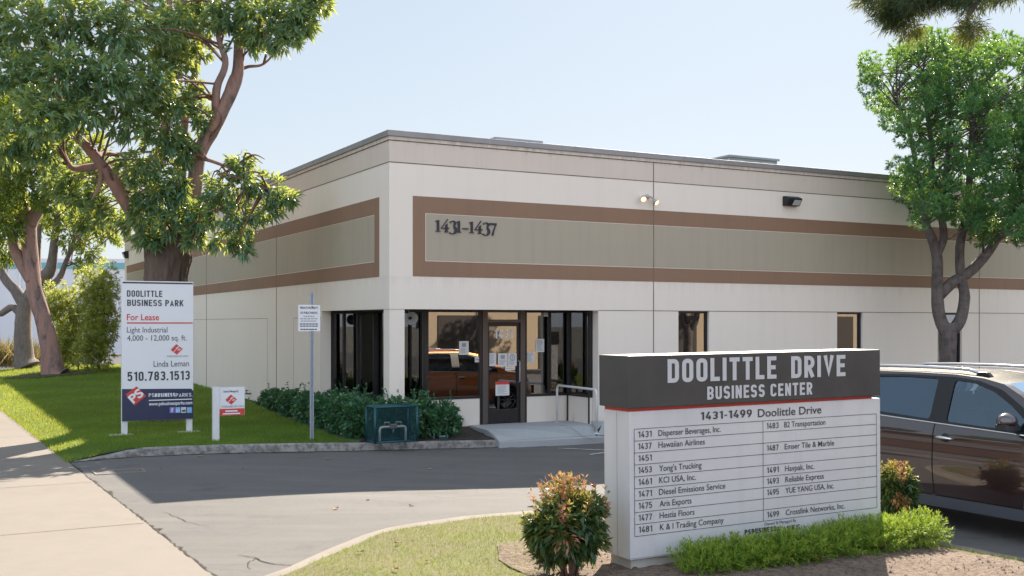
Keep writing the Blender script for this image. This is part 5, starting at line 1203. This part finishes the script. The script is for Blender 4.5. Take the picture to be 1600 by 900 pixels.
mb = MB(); twigs(mb, sk, cen, 3, .02); mb.build('twig', M['twig'], tr)

TZ3 = 47.0
base = Vector(((38-800)/F*TZ3, TZ3, 0)); base.z = float(LZ(base.x, base.y))-.1
tr = thing('gum_tree', 'grey forking gum tree standing behind the leaning tree', 'tree', base)
Q = lambda px, py, dz=0.0: pt(px, py, TZ3+dz)-base
mb = MB(); sk = []
sk += limb(mb, [Q(42, 574), Q(37, 560), Q(36, 520), Q(38, 485), Q(42, 465)], [.55, .42, .35, .32, .32], 14, .05)
sk += limb(mb, [Q(40, 480), Q(25, 455), Q(8, 435), Q(-8, 400), Q(-14, 340)], [.28, .24, .20, .17, .08], 10)
sk += limb(mb, [Q(38, 500), Q(20, 480), Q(-2, 490), Q(-30, 470)], [.18, .16, .14, .08], 8)
sk += limb(mb, [Q(44, 470), Q(62, 440), Q(76, 425), Q(82, 405), Q(86, 370), Q(92, 330)], [.30, .28, .26, .20, .16, .08], 10)
sk += limb(mb, [Q(50, 470), Q(72, 452), Q(92, 435), Q(102, 412), Q(114, 380), Q(116, 350)], [.18, .16, .14, .11, .08, .04], 8)
sk += limb(mb, [Q(58, 445), Q(58, 400), Q(62, 350)], [.2, .15, .08], 8)
mb.build('trunk', M['bark_grey'], tr)
blobs = [(112, 372, 0, 32, 22), (140, 395, -.5, 22, 18), (92, 335, 0, 36, 26), (150, 352, 1, 34, 24), (60, 345, 1, 36, 24), (-10, 335, 0, 40, 30), (178, 368, 1, 22, 16), (128, 418, 0, 12, 10)]
lv = Leaves(); cen = []
for px, py, dz, rx, ry in blobs:
    c = pt(px, py, TZ3+dz)-base; s_ = (TZ3+dz)/F; cen.append(c); n = int(120*rx*ry*s_*s_)+8
    p, d = ball(n, c, (rx*s_, rx*s_, ry*s_), .5); lv.add(p, d+np.array([0, 0, .15]), 10, .22, .07, .6, .35, base_attr=np.clip(NR.normal(.55, .25, n), 0, 1), jit=.06)
lv.build('crown', M['gum_light'], tr)
mb = MB(); twigs(mb, sk, cen, 3, .02); mb.build('twig', M['twig'], tr)

# ---------------------------------------------------------------- fern pine by the front wall, and the needle tree reaching in from the right
TZ4 = 25.2
base = Vector(((1481-800)/F*TZ4, TZ4, 0)); base.z = -.05
tr = thing('fern_pine', 'bright green clumpy tree with a forked grey trunk in front of the office wall', 'tree', base)
Q = lambda px, py, dz=0.0: pt(px, py, TZ4+dz)-base
mb = MB(); sk = []
sk += limb(mb, [Vector((0, 0, -.3)), Vector((0, 0, .1)), Q(1481, 600), Q(1481, 560), Q(1481, 528), Q(1480, 505)], [.28, .22, .19, .185, .20, .18], 16, .04)
sk += limb(mb, [Q(1478, 520), Q(1468, 492), Q(1465, 450), Q(1464, 405), Q(1457, 375), Q(1446, 345), Q(1452, 300), Q(1456, 240), Q(1448, 170), Q(1440, 110)], [.15, .14, .13, .12, .105, .09, .075, .06, .045, .02], 12)
sk += limb(mb, [Q(1484, 520), Q(1500, 500), Q(1507, 465), Q(1502, 430), Q(1500, 385), Q(1510, 330), Q(1516, 250), Q(1520, 150)], [.14, .13, .12, .11, .10, .08, .06, .03], 12)
sk += limb(mb, [Q(1468, 462), Q(1488, 442), Q(1515, 425), Q(1540, 398), Q(1560, 370), Q(1585, 330), Q(1600, 260)], [.12, .12, .12, .11, .10, .07, .04], 10)
sk += limb(mb, [Q(1464, 400), Q(1475, 370), Q(1470, 320), Q(1480, 250), Q(1485, 150)], [.09, .085, .08, .06, .03], 9)
sk += limb(mb, [Q(1450, 350), Q(1438, 290), Q(1428, 240), Q(1415, 190), Q(1395, 150)], [.07, .06, .05, .04, .02], 8)
mb.build('trunk', M['bark_dark'], tr)
env = [(1348, 112), (1360, 92), (1372, 110), (1385, 150), (1398, 115), (1400, 78), (1440, 52), (1485, 62), (1530, 66), (1570, 66), (1640, 90), (1690, 180), (1690, 330), (1640, 385), (1600, 385), (1565, 380), (1520, 372), (1500, 340), (1466, 330), (1440, 355), (1420, 330), (1395, 295), (1400, 262), (1425, 240), (1400, 205), (1370, 178)]
lv = Leaves(); cen = []; tries = 0
while len(cen) < 370 and tries < 20000:
    tries += 1
    px, py = R.uniform(1345, 1690), R.uniform(50, 392)
    if not inpoly(np.array([px]), np.array([py]), env)[0]: continue
    hw_ = 2.3*math.sqrt(max(.05, 1-((px-1515)/185)**2))*(.55+.45*min(1, (py-30)/120)); dz = R.uniform(-hw_, hw_)
    if (1425 < px < 1545 and 175 < py < 300 and dz < .2 and R.random() < .55): continue
    c = pt(px, py, TZ4+dz)-base
    if any((c-q).length < .31 for q in cen): continue
    cen.append(c); r = R.uniform(.16, .29); hot = R.random() < .14; n = int(1000*r*r)+14; p, d = ball(n, c, (r, r, r*.95), .16)  # hot clumps: yellow sunlit highlights put into the leaf colour
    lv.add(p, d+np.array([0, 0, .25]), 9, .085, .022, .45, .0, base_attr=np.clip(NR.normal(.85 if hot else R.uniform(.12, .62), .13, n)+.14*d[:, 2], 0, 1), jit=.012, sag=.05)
lv.build('crown', M['podo'], tr)
mb = MB(); twigs(mb, sk, cen, 1, .010, .04); mb.build('twig', M['bark_dark'], tr)

base = Vector((8.6, 8.6, .05))
tr = thing('needle_tree', 'dark drooping needle branches hanging in front of the bright green tree crown', 'tree', base)
Q = lambda px, py, Y: pt(px, py, Y)-base
mb = MB(); sk = []
sk += limb(mb, [Vector((0, 0, -.3)), Vector((0, 0, .5)), Vector((.1, .1, 3)), Vector((.2, .2, 6)), Vector((.3, .3, 9))], [.34, .25, .21, .17, .1], 14)
mb.build('trunk', M['bark'], tr); mb = MB()
sk += limb(mb, [Vector((.2, .2, 5.9)), Q(1700, -60, 10.2), Q(1560, -30, 10.8), Q(1450, -5, 11.2), Q(1385, 15, 11.4)], [.09, .06, .04, .025, .01], 8)
sk += limb(mb, [Q(1560, -30, 10.8), Q(1520, 10, 10.7), Q(1510, 40, 10.7)], [.03, .02, .008], 6)
sk += limb(mb, [Vector((.2, .2, 6.6)), Q(1640, -90, 10.8), Q(1500, -60, 11.6), Q(1380, -40, 12)], [.08, .05, .03, .01], 8)
mb.build('branch', M['bark'], tr)
lv = Leaves()
for px, py, Y, rx, ry, n, hi in [(1400, 8, 11.4, 40, 26, 170, .25), (1440, 0, 11.2, 45, 24, 170, .2), (1400, 30, 11.4, 26, 16, 70, .3), (1360, -2, 11.6, 24, 12, 40, .3), (1480, -8, 11, 40, 20, 110, .2), (1520, 5, 10.8, 30, 16, 50, .4), (1512, 50, 10.7, 26, 20, 60, .95), (1425, 48, 11.3, 22, 9, 30, .9), (1570, -12, 10.8, 45, 18, 70, .3), (1400, -50, 11.8, 60, 30, 90, .3), (1500, -60, 11.2, 70, 30, 110, .3), (1600, -60, 10.6, 60, 40, 110, .3)]:
    c = pt(px, py, Y)-base; s_ = Y/F; p, d = ball(n, c, (rx*s_, rx*s_, ry*s_), .7)
    lv.add(p, d*.6+np.array([-.3, 0, -.2]), 14, .085, .009, .45, .25, base_attr=np.clip(NR.normal(hi, .15, n), 0, 1), jit=.03)
lv.build('crown', M['pine'], tr)

# ---------------------------------------------------------------- hedges and shrubs
def shrub(name, label, cat, base, blobs, mat_, L, W, dens, m=9, group=None, shell=.35, droop=.1, attr=(.5, .22), stems=None, sprigs=0, spread=.6):
    t = thing(name, label, cat, base, 0, group); lv = Leaves()
    for c, r in blobs:
        rr = np.asarray(r, float); n = int(dens*(rr[0]*rr[1]+rr[0]*rr[2]+rr[1]*rr[2])/3)+8; p, d = ball(n, np.asarray(c)-np.asarray(base), rr, shell)
        ok = p[:, 2] > .02; lv.add(p[ok], (d+np.array([0, 0, .3]))[ok], m, L, W, spread, droop, base_attr=np.clip(NR.normal(attr[0], attr[1], ok.sum()), 0, 1), jit=L*.2)
    for _ in range(sprigs):
        c, r = R.choice(blobs); a = R.uniform(0, 6.28); p0 = np.asarray(c)-np.asarray(base)+np.array([r[0]*.6*math.cos(a), r[1]*.6*math.sin(a), r[2]*.8]); up_ = np.array([R.gauss(0, .25), R.gauss(0, .25), 1.0]); q = np.array([p0+up_*k*L*.5 for k in range(6)])
        lv.add(q, np.tile(up_, (6, 1)), 3, L*.8, W*.8, .6, 0, jit=.004)
    lv.build('foliage', M[mat_], t)
    if stems:
        mb = MB()
        for k in range(stems):
            c, r = blobs[k % len(blobs)]; c = Vector(c)-Vector(base); a = R.uniform(0, 6.28); g = Vector((c.x+R.uniform(-.1, .1), c.y+R.uniform(-.1, .1), -.05)); e = c+Vector((r[0]*.6*math.cos(a), r[1]*.6*math.sin(a), r[2]*.5))
            p, q = smooth_path([g, g.lerp(e, .5)+Vector((R.uniform(-.04, .04), R.uniform(-.04, .04), .04)), e], [.014, .01, .004], 4); mb.tube(p, q, 5)
        mb.build('stem', M['twig'], t)
    return t
def hb(px, py, topy, wpx, dy=0.0):           # blob standing on the ground at a pixel
    p = at(px, py, 0, LZ); p.y += dy; z0 = float(LZ(p.x, p.y)); zt_ = H+(HZ-topy)/F*p.y; r = wpx*p.y/F
    return (p.x, p.y, z0+(zt_-z0)*.5), (r, r, (zt_-z0)*.56)
hl = [hb(413, 636, 613, 15, .3), hb(432, 643, 610, 22, .3), hb(455, 652, 611, 24, .3), hb(480, 663, 615, 26, .3), hb(505, 671, 617, 26, .3), hb(530, 680, 620, 28, .3), hb(556, 687, 623, 28, .35), hb(520, 660, 612, 30, .8), hb(555, 668, 617, 30, .9), hb(590, 672, 624, 30, .9), hb(625, 676, 626, 28, .8), hb(470, 645, 609, 24, .8), hb(588, 688, 632, 16, .75), hb(596, 690, 626, 19, .24), hb(636, 690, 626, 19, .24), hb(616, 690, 625, 19, .24), hb(606, 690, 640, 18, .22), hb(627, 690, 640, 18, .22)]
b0_ = at(480, 665, 0, LZ); shrub('hedge', 'low dark glossy hedge between the lawn and the corner windows', 'hedge', (b0_.x, b0_.y, float(LZ(b0_.x, b0_.y))-.15), hl, 'hedge', .09, .04, 1900, sprigs=22, stems=26)
h2 = [hb(652, 688, 629, 26, .5), hb(664, 688, 628, 24, .3), hb(692, 687, 629, 26, .35), hb(702, 684, 642, 16, .3), hb(672, 676, 626, 26, .8), hb(650, 682, 632, 16, .6)]
b0_ = at(680, 688, 0, LZ); shrub('shrub', 'rounded dark glossy shrub between the teal cage and the front walk', 'shrub', (b0_.x, b0_.y, float(LZ(b0_.x, b0_.y))-.15), h2, 'hedge', .09, .04, 1900, sprigs=14, stems=12)
# bamboo like screen on the far lawn
def far(px, py, topy, wpx, Y, lean=0):
    z0 = H+(HZ-py)/F*Y; zt_ = H+(HZ-topy)/F*Y; r = wpx*Y/F; return [((px-800+lean*k)/F*Y, Y+R.uniform(-.4, .4), z0+(zt_-z0)*q) for k, q in ((0, .2), (1, .5), (2, .8))], r, (zt_-z0)*.27
for label, px, py, ty, w_, Y in (('pale green feathery bush next to the leaning gum trunk', 106, 574, 448, 34, 43.5), ('taller feathery bush with dark middle beside the lease sign', 157, 577, 418, 36, 42.5)):
    cs, r, rz_ = far(px, py, ty, w_, Y); bl = []
    for c in cs:
        for _ in range(4): bl.append(((c[0]+R.uniform(-.5, .5)*r, c[1]+R.uniform(-.5, .5)*r, c[2]+R.uniform(-.2, .2)*rz_), (r*.68, r*.68, rz_)))
    x_ = (px-800)/F*Y; shrub('feathery_bush', label, 'bush', (x_, Y, float(LZ(x_, Y))-.1), bl, 'screen', .17, .04, 200, m=10, shell=.55, droop=.1, stems=9, spread=.8)
# reeds at the far left edge
base = Vector(((8-800)/F*49, 49, .25)); t = thing('reed_clump', 'straw coloured ornamental grass beside the grey forking tree', 'grass plant', base)
n = 700; c = np.stack([NR.normal(0, .75, n), NR.normal(0, .5, n), np.zeros(n)], 1); d = np.stack([NR.normal(0, .4, n), NR.normal(0, .4, n), np.ones(n)], 1)
Leaves().add(c, d, 1, 1.5, .05, .1, 0, sag=.12).build('blades', M['reed'], t)
t = thing('reed_clump', 'reddish straw ornamental grass between the two gum trunks', 'grass plant', Vector(((56-800)/F*50, 50, .25)))
n = 260; c = np.stack([NR.normal(0, .4, n), NR.normal(0, .3, n), np.zeros(n)], 1); d = np.stack([NR.normal(0, .3, n), NR.normal(0, .3, n), np.ones(n)], 1)
Leaves().add(c, d, 1, 1.3, .05, .1, 0, sag=.1).build('blades', M['reed'], t)

# red tipped shrubs by the sign
def nandina(label, base, cx, cz, rx, rz_, top, n0, k=40):
    t = thing('nandina_shrub', label, 'shrub', base); lv = Leaves(); b = np.asarray(base)
    ps, ds = [], []
    for q in range(11):               # an uneven bush out of overlapping lobes
        a = R.uniform(0, 6.28); e = R.uniform(-.75, .75); rr_ = R.uniform(.38, .62); k0 = math.sqrt(1-e*e)*(1-rr_)*1.15
        p, d = ball(n0//11+1, (cx[0]-b[0]+rx*k0*math.cos(a), cx[1]-b[1]+rx*k0*math.sin(a), cz-b[2]+rz_*e*(1-rr_)*1.5), (rx*rr_, rx*rr_, rz_*rr_), .38); ps.append(p); ds.append(d)
    p, d = ball(n0//3, (cx[0]-b[0], cx[1]-b[1], cz-b[2]), (rx*.8, rx*.8, rz_*.85), .4); ps.append(p); ds.append(d)
    p, d = np.concatenate(ps), np.concatenate(ds); ok = p[:, 2] > .03; p, d = p[ok], d[ok]
    hgt = (p[:, 2]-p[:, 2].min())/(np.ptp(p[:, 2])+1e-6)
    a = np.clip(NR.normal(.38, .2, len(p))+np.where(hgt > .85, .12, 0), 0, .76)
    lv.add(p, d+np.array([0, 0, .1]), 7, .088, .031, .65, .25, base_attr=a, avar=.12, jit=.02)
    ang = NR.uniform(0, 6.28, k); rr = rx*NR.uniform(.1, .98, k)
    for i in range(k):        # upright young sprigs with pink and bronze leaves
        s0 = np.array([cx[0]-b[0]+rr[i]*math.cos(ang[i]), cx[1]-b[1]+rr[i]*math.sin(ang[i]), cz-b[2]+rz_*math.sqrt(max(0, 1-(rr[i]/rx)**2))*.85]); dr = np.array([.35*math.cos(ang[i])*rr[i]/rx, .35*math.sin(ang[i])*rr[i]/rx, 1.0])
        q = np.array([s0+dr*top*R.uniform(.7, 1.25)*j/6 for j in range(7)]); lv.add(q, np.tile(dr, (7, 1)), 4, .05, .016, .55, 0, base_attr=np.full(7, R.choice([.74, .86, .93, .97])), avar=.08, jit=.008)
    pr = cx[0]-b[0]-rx*.12, cx[1]-b[1]-rx*.88, cz-b[2]-.02
    q, d2 = ball(26, pr, (.10, .08, .09), .6); lv.add(q, d2+np.array([0, -.6, 0]), 5, .06, .02, .6, .3, base_attr=np.full(26, .9), avar=.1)
    lv.build('foliage', M['nandina'], t); mb = MB()
    for i in range(14):
        a = R.uniform(0, 6.28); e = Vector((cx[0]-b[0]+rx*.5*math.cos(a), cx[1]-b[1]+rx*.5*math.sin(a), cz-b[2])); g = Vector((e.x*.25, e.y*.25, -.05)); mb.tube([g, g.lerp(e, .5), e], [.012, .01, .006], 6)
    mb.build('stem', M['twig'], t)
p = at(893, 903, .1); p.z = float(IZ(p.x, p.y)); s_ = F/p.y
nandina('bushy red tipped shrub at the turf end of the directory sign', tuple(p), ((886-800)/s_, p.y), H+(HZ-826)/s_, 58/s_, 58/s_, .16, 900)
Y = 11.25; s_ = F/Y; x_ = (1400-800)/s_
nandina('smaller red tipped shrub between the directory sign and the parked SUV', (x_, Y, .1), (x_, Y), H+(HZ-775)/s_, 27/s_, 40/s_, .13, 420, 16)
# juniper along the front of the sign
def juniper(label, pts, n):
    b = np.array([pts[0][0], pts[0][1], .1]); t = thing('juniper', label, 'shrub', b); lv = Leaves()
    for (x, y, z, rx, ry, rz_) in pts:
        k = int(n*(rx*rz_)/.06); c, d = ball(k, (x-b[0], y-b[1], z-b[2]), (rx, ry, rz_), .4); ok = c[:, 2] > .0; c, d = c[ok], d[ok]; k = len(c)
        dr = nrm(d*.8+np.array([0, 0, .55])+NR.normal(0, .42, (k, 3))); at0 = np.clip(NR.normal(.45, .22, k), 0, 1)
        for j in range(5): lv.add(c+dr*.028*j, dr, 5, .042, .0085, .55, 0, base_attr=np.clip(at0+.06*j, 0, 1), avar=.2, jit=.004, sag=.0)
    lv.build('foliage', M['juniper'], t)
    mb = MB()
    for (x, y, z, rx, ry, rz_) in pts:
        for _ in range(4): mb.tube([(x-b[0], y-b[1], -.03), (x-b[0]+R.uniform(-.1, .1), y-b[1]+R.uniform(-.08, .08), .08), (x-b[0]+R.uniform(-1, 1)*rx, y-b[1]+R.uniform(-1, 1)*ry, z-b[2])], [.012, .01, .004], 5)
    mb.build('stem', M['twig'], t)
O = Vector((.993, 9.23, 0)); jp = []
for s in np.linspace(.50, 3.12, 13):
    p = O+U*float(s)-V*(.30+R.uniform(-.04, .04)); h = .145+.02*s+.04*R.random(); jp.append((p.x, p.y, .10+h*.45, .20, .25, h*.55))
juniper('long low bright green juniper clipped along the foot of the directory sign', jp, 520)

# ---------------------------------------------------------------- grass
def blades(name, polys, n, zf, h, wd, m, dmax=None, near=None, lean=.35):
    xs = [p[0] for p in polys[0]]; ys = [p[1] for p in polys[0]]; k = n*3
    x = NR.uniform(min(xs), max(xs), k); u = NR.random(k); y0, y1 = min(ys), max(ys); y = 1/(1/y1+(1/y0-1/y1)*u) if near else y0+(y1-y0)*u
    ok = inpoly(x, y, polys[0])
    for q in polys[1:]: ok &= ~inpoly(x, y, q)
    x, y = x[ok][:n], y[ok][:n]; k = len(x); z = zf(x, y)-.005; sc = (y/y0)**.35 if near else 1.0
    a = NR.uniform(0, 2*np.pi, k); hh = h*NR.uniform(.5, 1.25, k)*sc; ww = wd*NR.uniform(.7, 1.3, k)*sc**2; l1, l2 = NR.normal(0, lean, k)*hh, NR.normal(0, lean, k)*hh
    b = np.stack([x, y, z], 1); s_ = np.stack([np.cos(a)*ww, np.sin(a)*ww, np.zeros(k)], 1); tip = b+np.stack([l1, l2, hh], 1)
    v = np.stack([b-s_, b+s_, tip], 1).reshape(-1, 3); f = np.arange(3*k).reshape(-1, 3)
    patch = .5+.5*np.sin(x*1.7+np.sin(y*1.3)*2)*np.sin(y*2.1+1.3*np.sin(x*.9))
    p2 = np.sin(x*.9+1.7*np.sin(y*.7))*np.sin(y*1.1+x*.35)+.6*np.sin(x*4.1+y*3.3)*np.sin(y*4.7-x*2.1); at_ = np.clip(NR.normal(.38, .22, k)+.25*(patch-.5)+.30*p2, 0, 1)
    return tag(obj(name, qmesh(name, v, f, np.repeat(at_, 3)), m), kind='stuff')
gp = [along(0, -.05)]+lawn_poly[1:-1]+[along(33.5, -.05)]
o = blades('lawn_grass', [[(p.x, p.y) for p in gp], [(p.x, p.y) for p in bed_poly], [(p.x, p.y) for p in walk_poly]], 170000, LZ, .060, .0045, M['grass'], near=True)
tag(o, 'short mown green grass of the lawn in front of the office', 'grass')
def IZv(x, y): return .10+.015*np.sin(x*2.3+y*1.1)*np.sin(y*2.9)+.02*ss((12.2-y)/2)
o = blades('island_grass', [isl_poly, soil_poly], 70000, IZv, .040, .0022, M['dry_grass'], lean=.6)
tag(o, 'thin yellow green turf on the sign island', 'grass')
n = 9000; x = NR.uniform(-.2, 1.0, n); y = NR.uniform(8.8, 12, n); ok = inpoly(x, y, soil_poly); x, y = x[ok], y[ok]; keep = NR.random(len(x)) < np.exp(-((x-.1)/.35)**2)*.35; x, y = x[keep], y[keep]; k = len(x); z = IZv(x, y)+.015
a = NR.uniform(0, 6.28, k); d = np.stack([np.cos(a), np.sin(a), NR.uniform(0, .5, k)], 1)
o = Leaves().add(np.stack([x, y, z], 1), d, 1, .07, .004, .1, 0, base_attr=NR.uniform(.75, 1, k), jit=.0, sag=.0).build('dead_grass', M['dry_grass'], None); tag(o, 'dry straw lying on the bare soil of the sign island', 'straw', kind='stuff')
# clods and bark chips on the soil
n = 5200; x = NR.uniform(.1, 5.8, n); y = NR.uniform(8.2, 12.2, n); ok = inpoly(x, y, soil_poly); x, y = x[ok], y[ok]; k = len(x); z = IZv(x, y)+.014; r = np.minimum(.035, NR.lognormal(-4.9, .5, k))
tet = np.array([[1, 0, -.3], [-.5, .8, -.3], [-.5, -.8, -.3], [.1, .1, .8], [.7, .6, .3]]); v = np.stack([x, y, z], 1)[:, None, :]+tet[None]*r[:, None, None]*NR.uniform(.6, 1.4, (k, 5, 3))
f = (np.arange(k)*5)[:, None, None]+np.array([[0, 4, 3], [4, 1, 3], [1, 2, 3], [2, 0, 3], [0, 1, 4]])[None]
o = obj('soil_clods', qmesh('soil_clods', v.reshape(-1, 3), f.reshape(-1, 3)), M['soil']); tag(o, 'loose clods and bark chips on the bare soil of the sign island', 'soil clods', kind='stuff')
n = 3000; x = NR.uniform(-9, -.5, n); y = NR.uniform(18, 34, n); ok = inpoly(x, y, [(p.x, p.y) for p in bed_poly]); x, y = x[ok], y[ok]; k = len(x); z = LZ(x, y)+.03; r = np.minimum(.06, NR.lognormal(-4.2, .4, k))
v = np.stack([x, y, z], 1)[:, None, :]+tet[None]*r[:, None, None]*NR.uniform(.6, 1.4, (k, 5, 3)); f = (np.arange(k)*5)[:, None, None]+np.array([[0, 4, 3], [4, 1, 3], [1, 2, 3], [2, 0, 3], [0, 1, 4]])[None]
o = obj('mulch', qmesh('mulch', v.reshape(-1, 3), f.reshape(-1, 3)), M['bed']); tag(o, 'dark bark mulch at the foot of the office wall', 'mulch', kind='stuff')

# ---------------------------------------------------------------- far things
fb = thing('warehouse', 'long pale warehouse with a teal roof stripe far behind the trees', 'building', (-44, 82, -.3), math.radians(4))
hgt = 2.2+(HZ-398)/F*78+.3
mb = MB(); mb.box(0, 40, 0, 12, 0, hgt); mb.build('wall', M['far_white'], fb)
mb = MB(); mb.box(-.05, 40.05, -.06, -.002, hgt-.75, hgt-.30); mb.build('teal_stripe', M['teal'], fb)
mb = MB()
for k in range(14): mb.box(1.5+k*2.8, 1.62+k*2.8, -.10, -.002, 0, hgt-.76)
mb.build('pilaster', M['white_post'], fb)
mb = MB(); mb.box(19.4, 22.4, -.08, -.002, .2, 2.6); mb.box(1, 3, -.08, -.002, .2, 2.6); mb.build('door', M['alu'], fb)
lwl = thing('garden_wall', 'low pale garden wall at the far end of the lawn', 'wall', (-34, 52.5, .1), math.radians(3))
mb = MB(); mb.box(0, 22, 0, .2, -.3, .55); mb.build('wall', M['far_white'], lwl)
mb = MB(); mb.box(-.03, 22.03, -.03, .23, .552, .62); mb.build('coping', M['kerb_light'], lwl)
# sunlit neighbour across the lot, seen in the glass
nb = thing('neighbour_building', 'sunlit tan building across the car park, mirrored in the entrance glass', 'building', (14.5, 1.5, -.3), ANG)
mb = MB(); mb.box(0, 34, -12, 0, 0, 5.6); mb.build('wall', M['far_tan'], nb)
mb = MB(); mb.box(-.1, 34.1, -12.1, .1, 5.602, 5.8); mb.build('coping', M['coping'], nb)
mb = MB()
for k in range(6): mb.box(2.5+k*5.4, 5.0+k*5.4, .002, .05, .3, 2.9)
mb.build('roller_door', M['alu_brown'], nb)
mb = MB(); mb.box(.3, 33.7, .002, .012, 3.4, 4.4); mb.build('brown_band', M['brown'], nb)

def copy_thing(src, name, loc, rz, label, group):
    r = src.copy(); COL.objects.link(r); r.name = name; r.location = loc; r.rotation_euler = (0, 0, rz); r['label'] = label; r['group'] = group
    for ch in src.children:
        c = ch.copy(); COL.objects.link(c); c.parent = r
    return r
src = [o for o in COL.objects if o.name == 'fern_pine'][0]
for x, y, rz in ((-24, 14, 1.0), (-27, 5, 2.2), (-23, -3, 3.9), (-29, 23, 5.0), (-20, -12, .3)):
    copy_thing(src, 'street_tree', (x, y, -.1), rz, 'green street tree across the road, mirrored in the car door', 'street trees across the road')

for x, y, rz in ((24.5, 15.0, 1.3), (32.5, 15.5, 4.0)):  # unseen trees, added to darken what the slit windows reflect
    copy_thing(src, 'added_tree', (x, y, -.1), rz, 'green tree beyond the parked cars, added to darken the slit window reflections', 'added trees along the car park')

wb = thing('roadside_building', 'brown building across the road, mirrored in the car doors', 'building', (-34, -22, -.2), ANG*0)
mb = MB(); mb.box(-10, 0, 0, 66, 0, 3.8); mb.build('wall', mat('brown_brick', (.20, .115, .08), .9, noise=(.4, .5, (.15, .09, .065))), wb)
mb = MB(); mb.box(-10.1, .1, -.1, 66.1, 3.802, 4.0); mb.build('coping', M['coping'], wb)
for k in range(7): mb = MB(); mb.box(.002, .06, 4+k*9, 8+k*9, 1.0, 2.9); mb.build('window', M['alu'], wb)
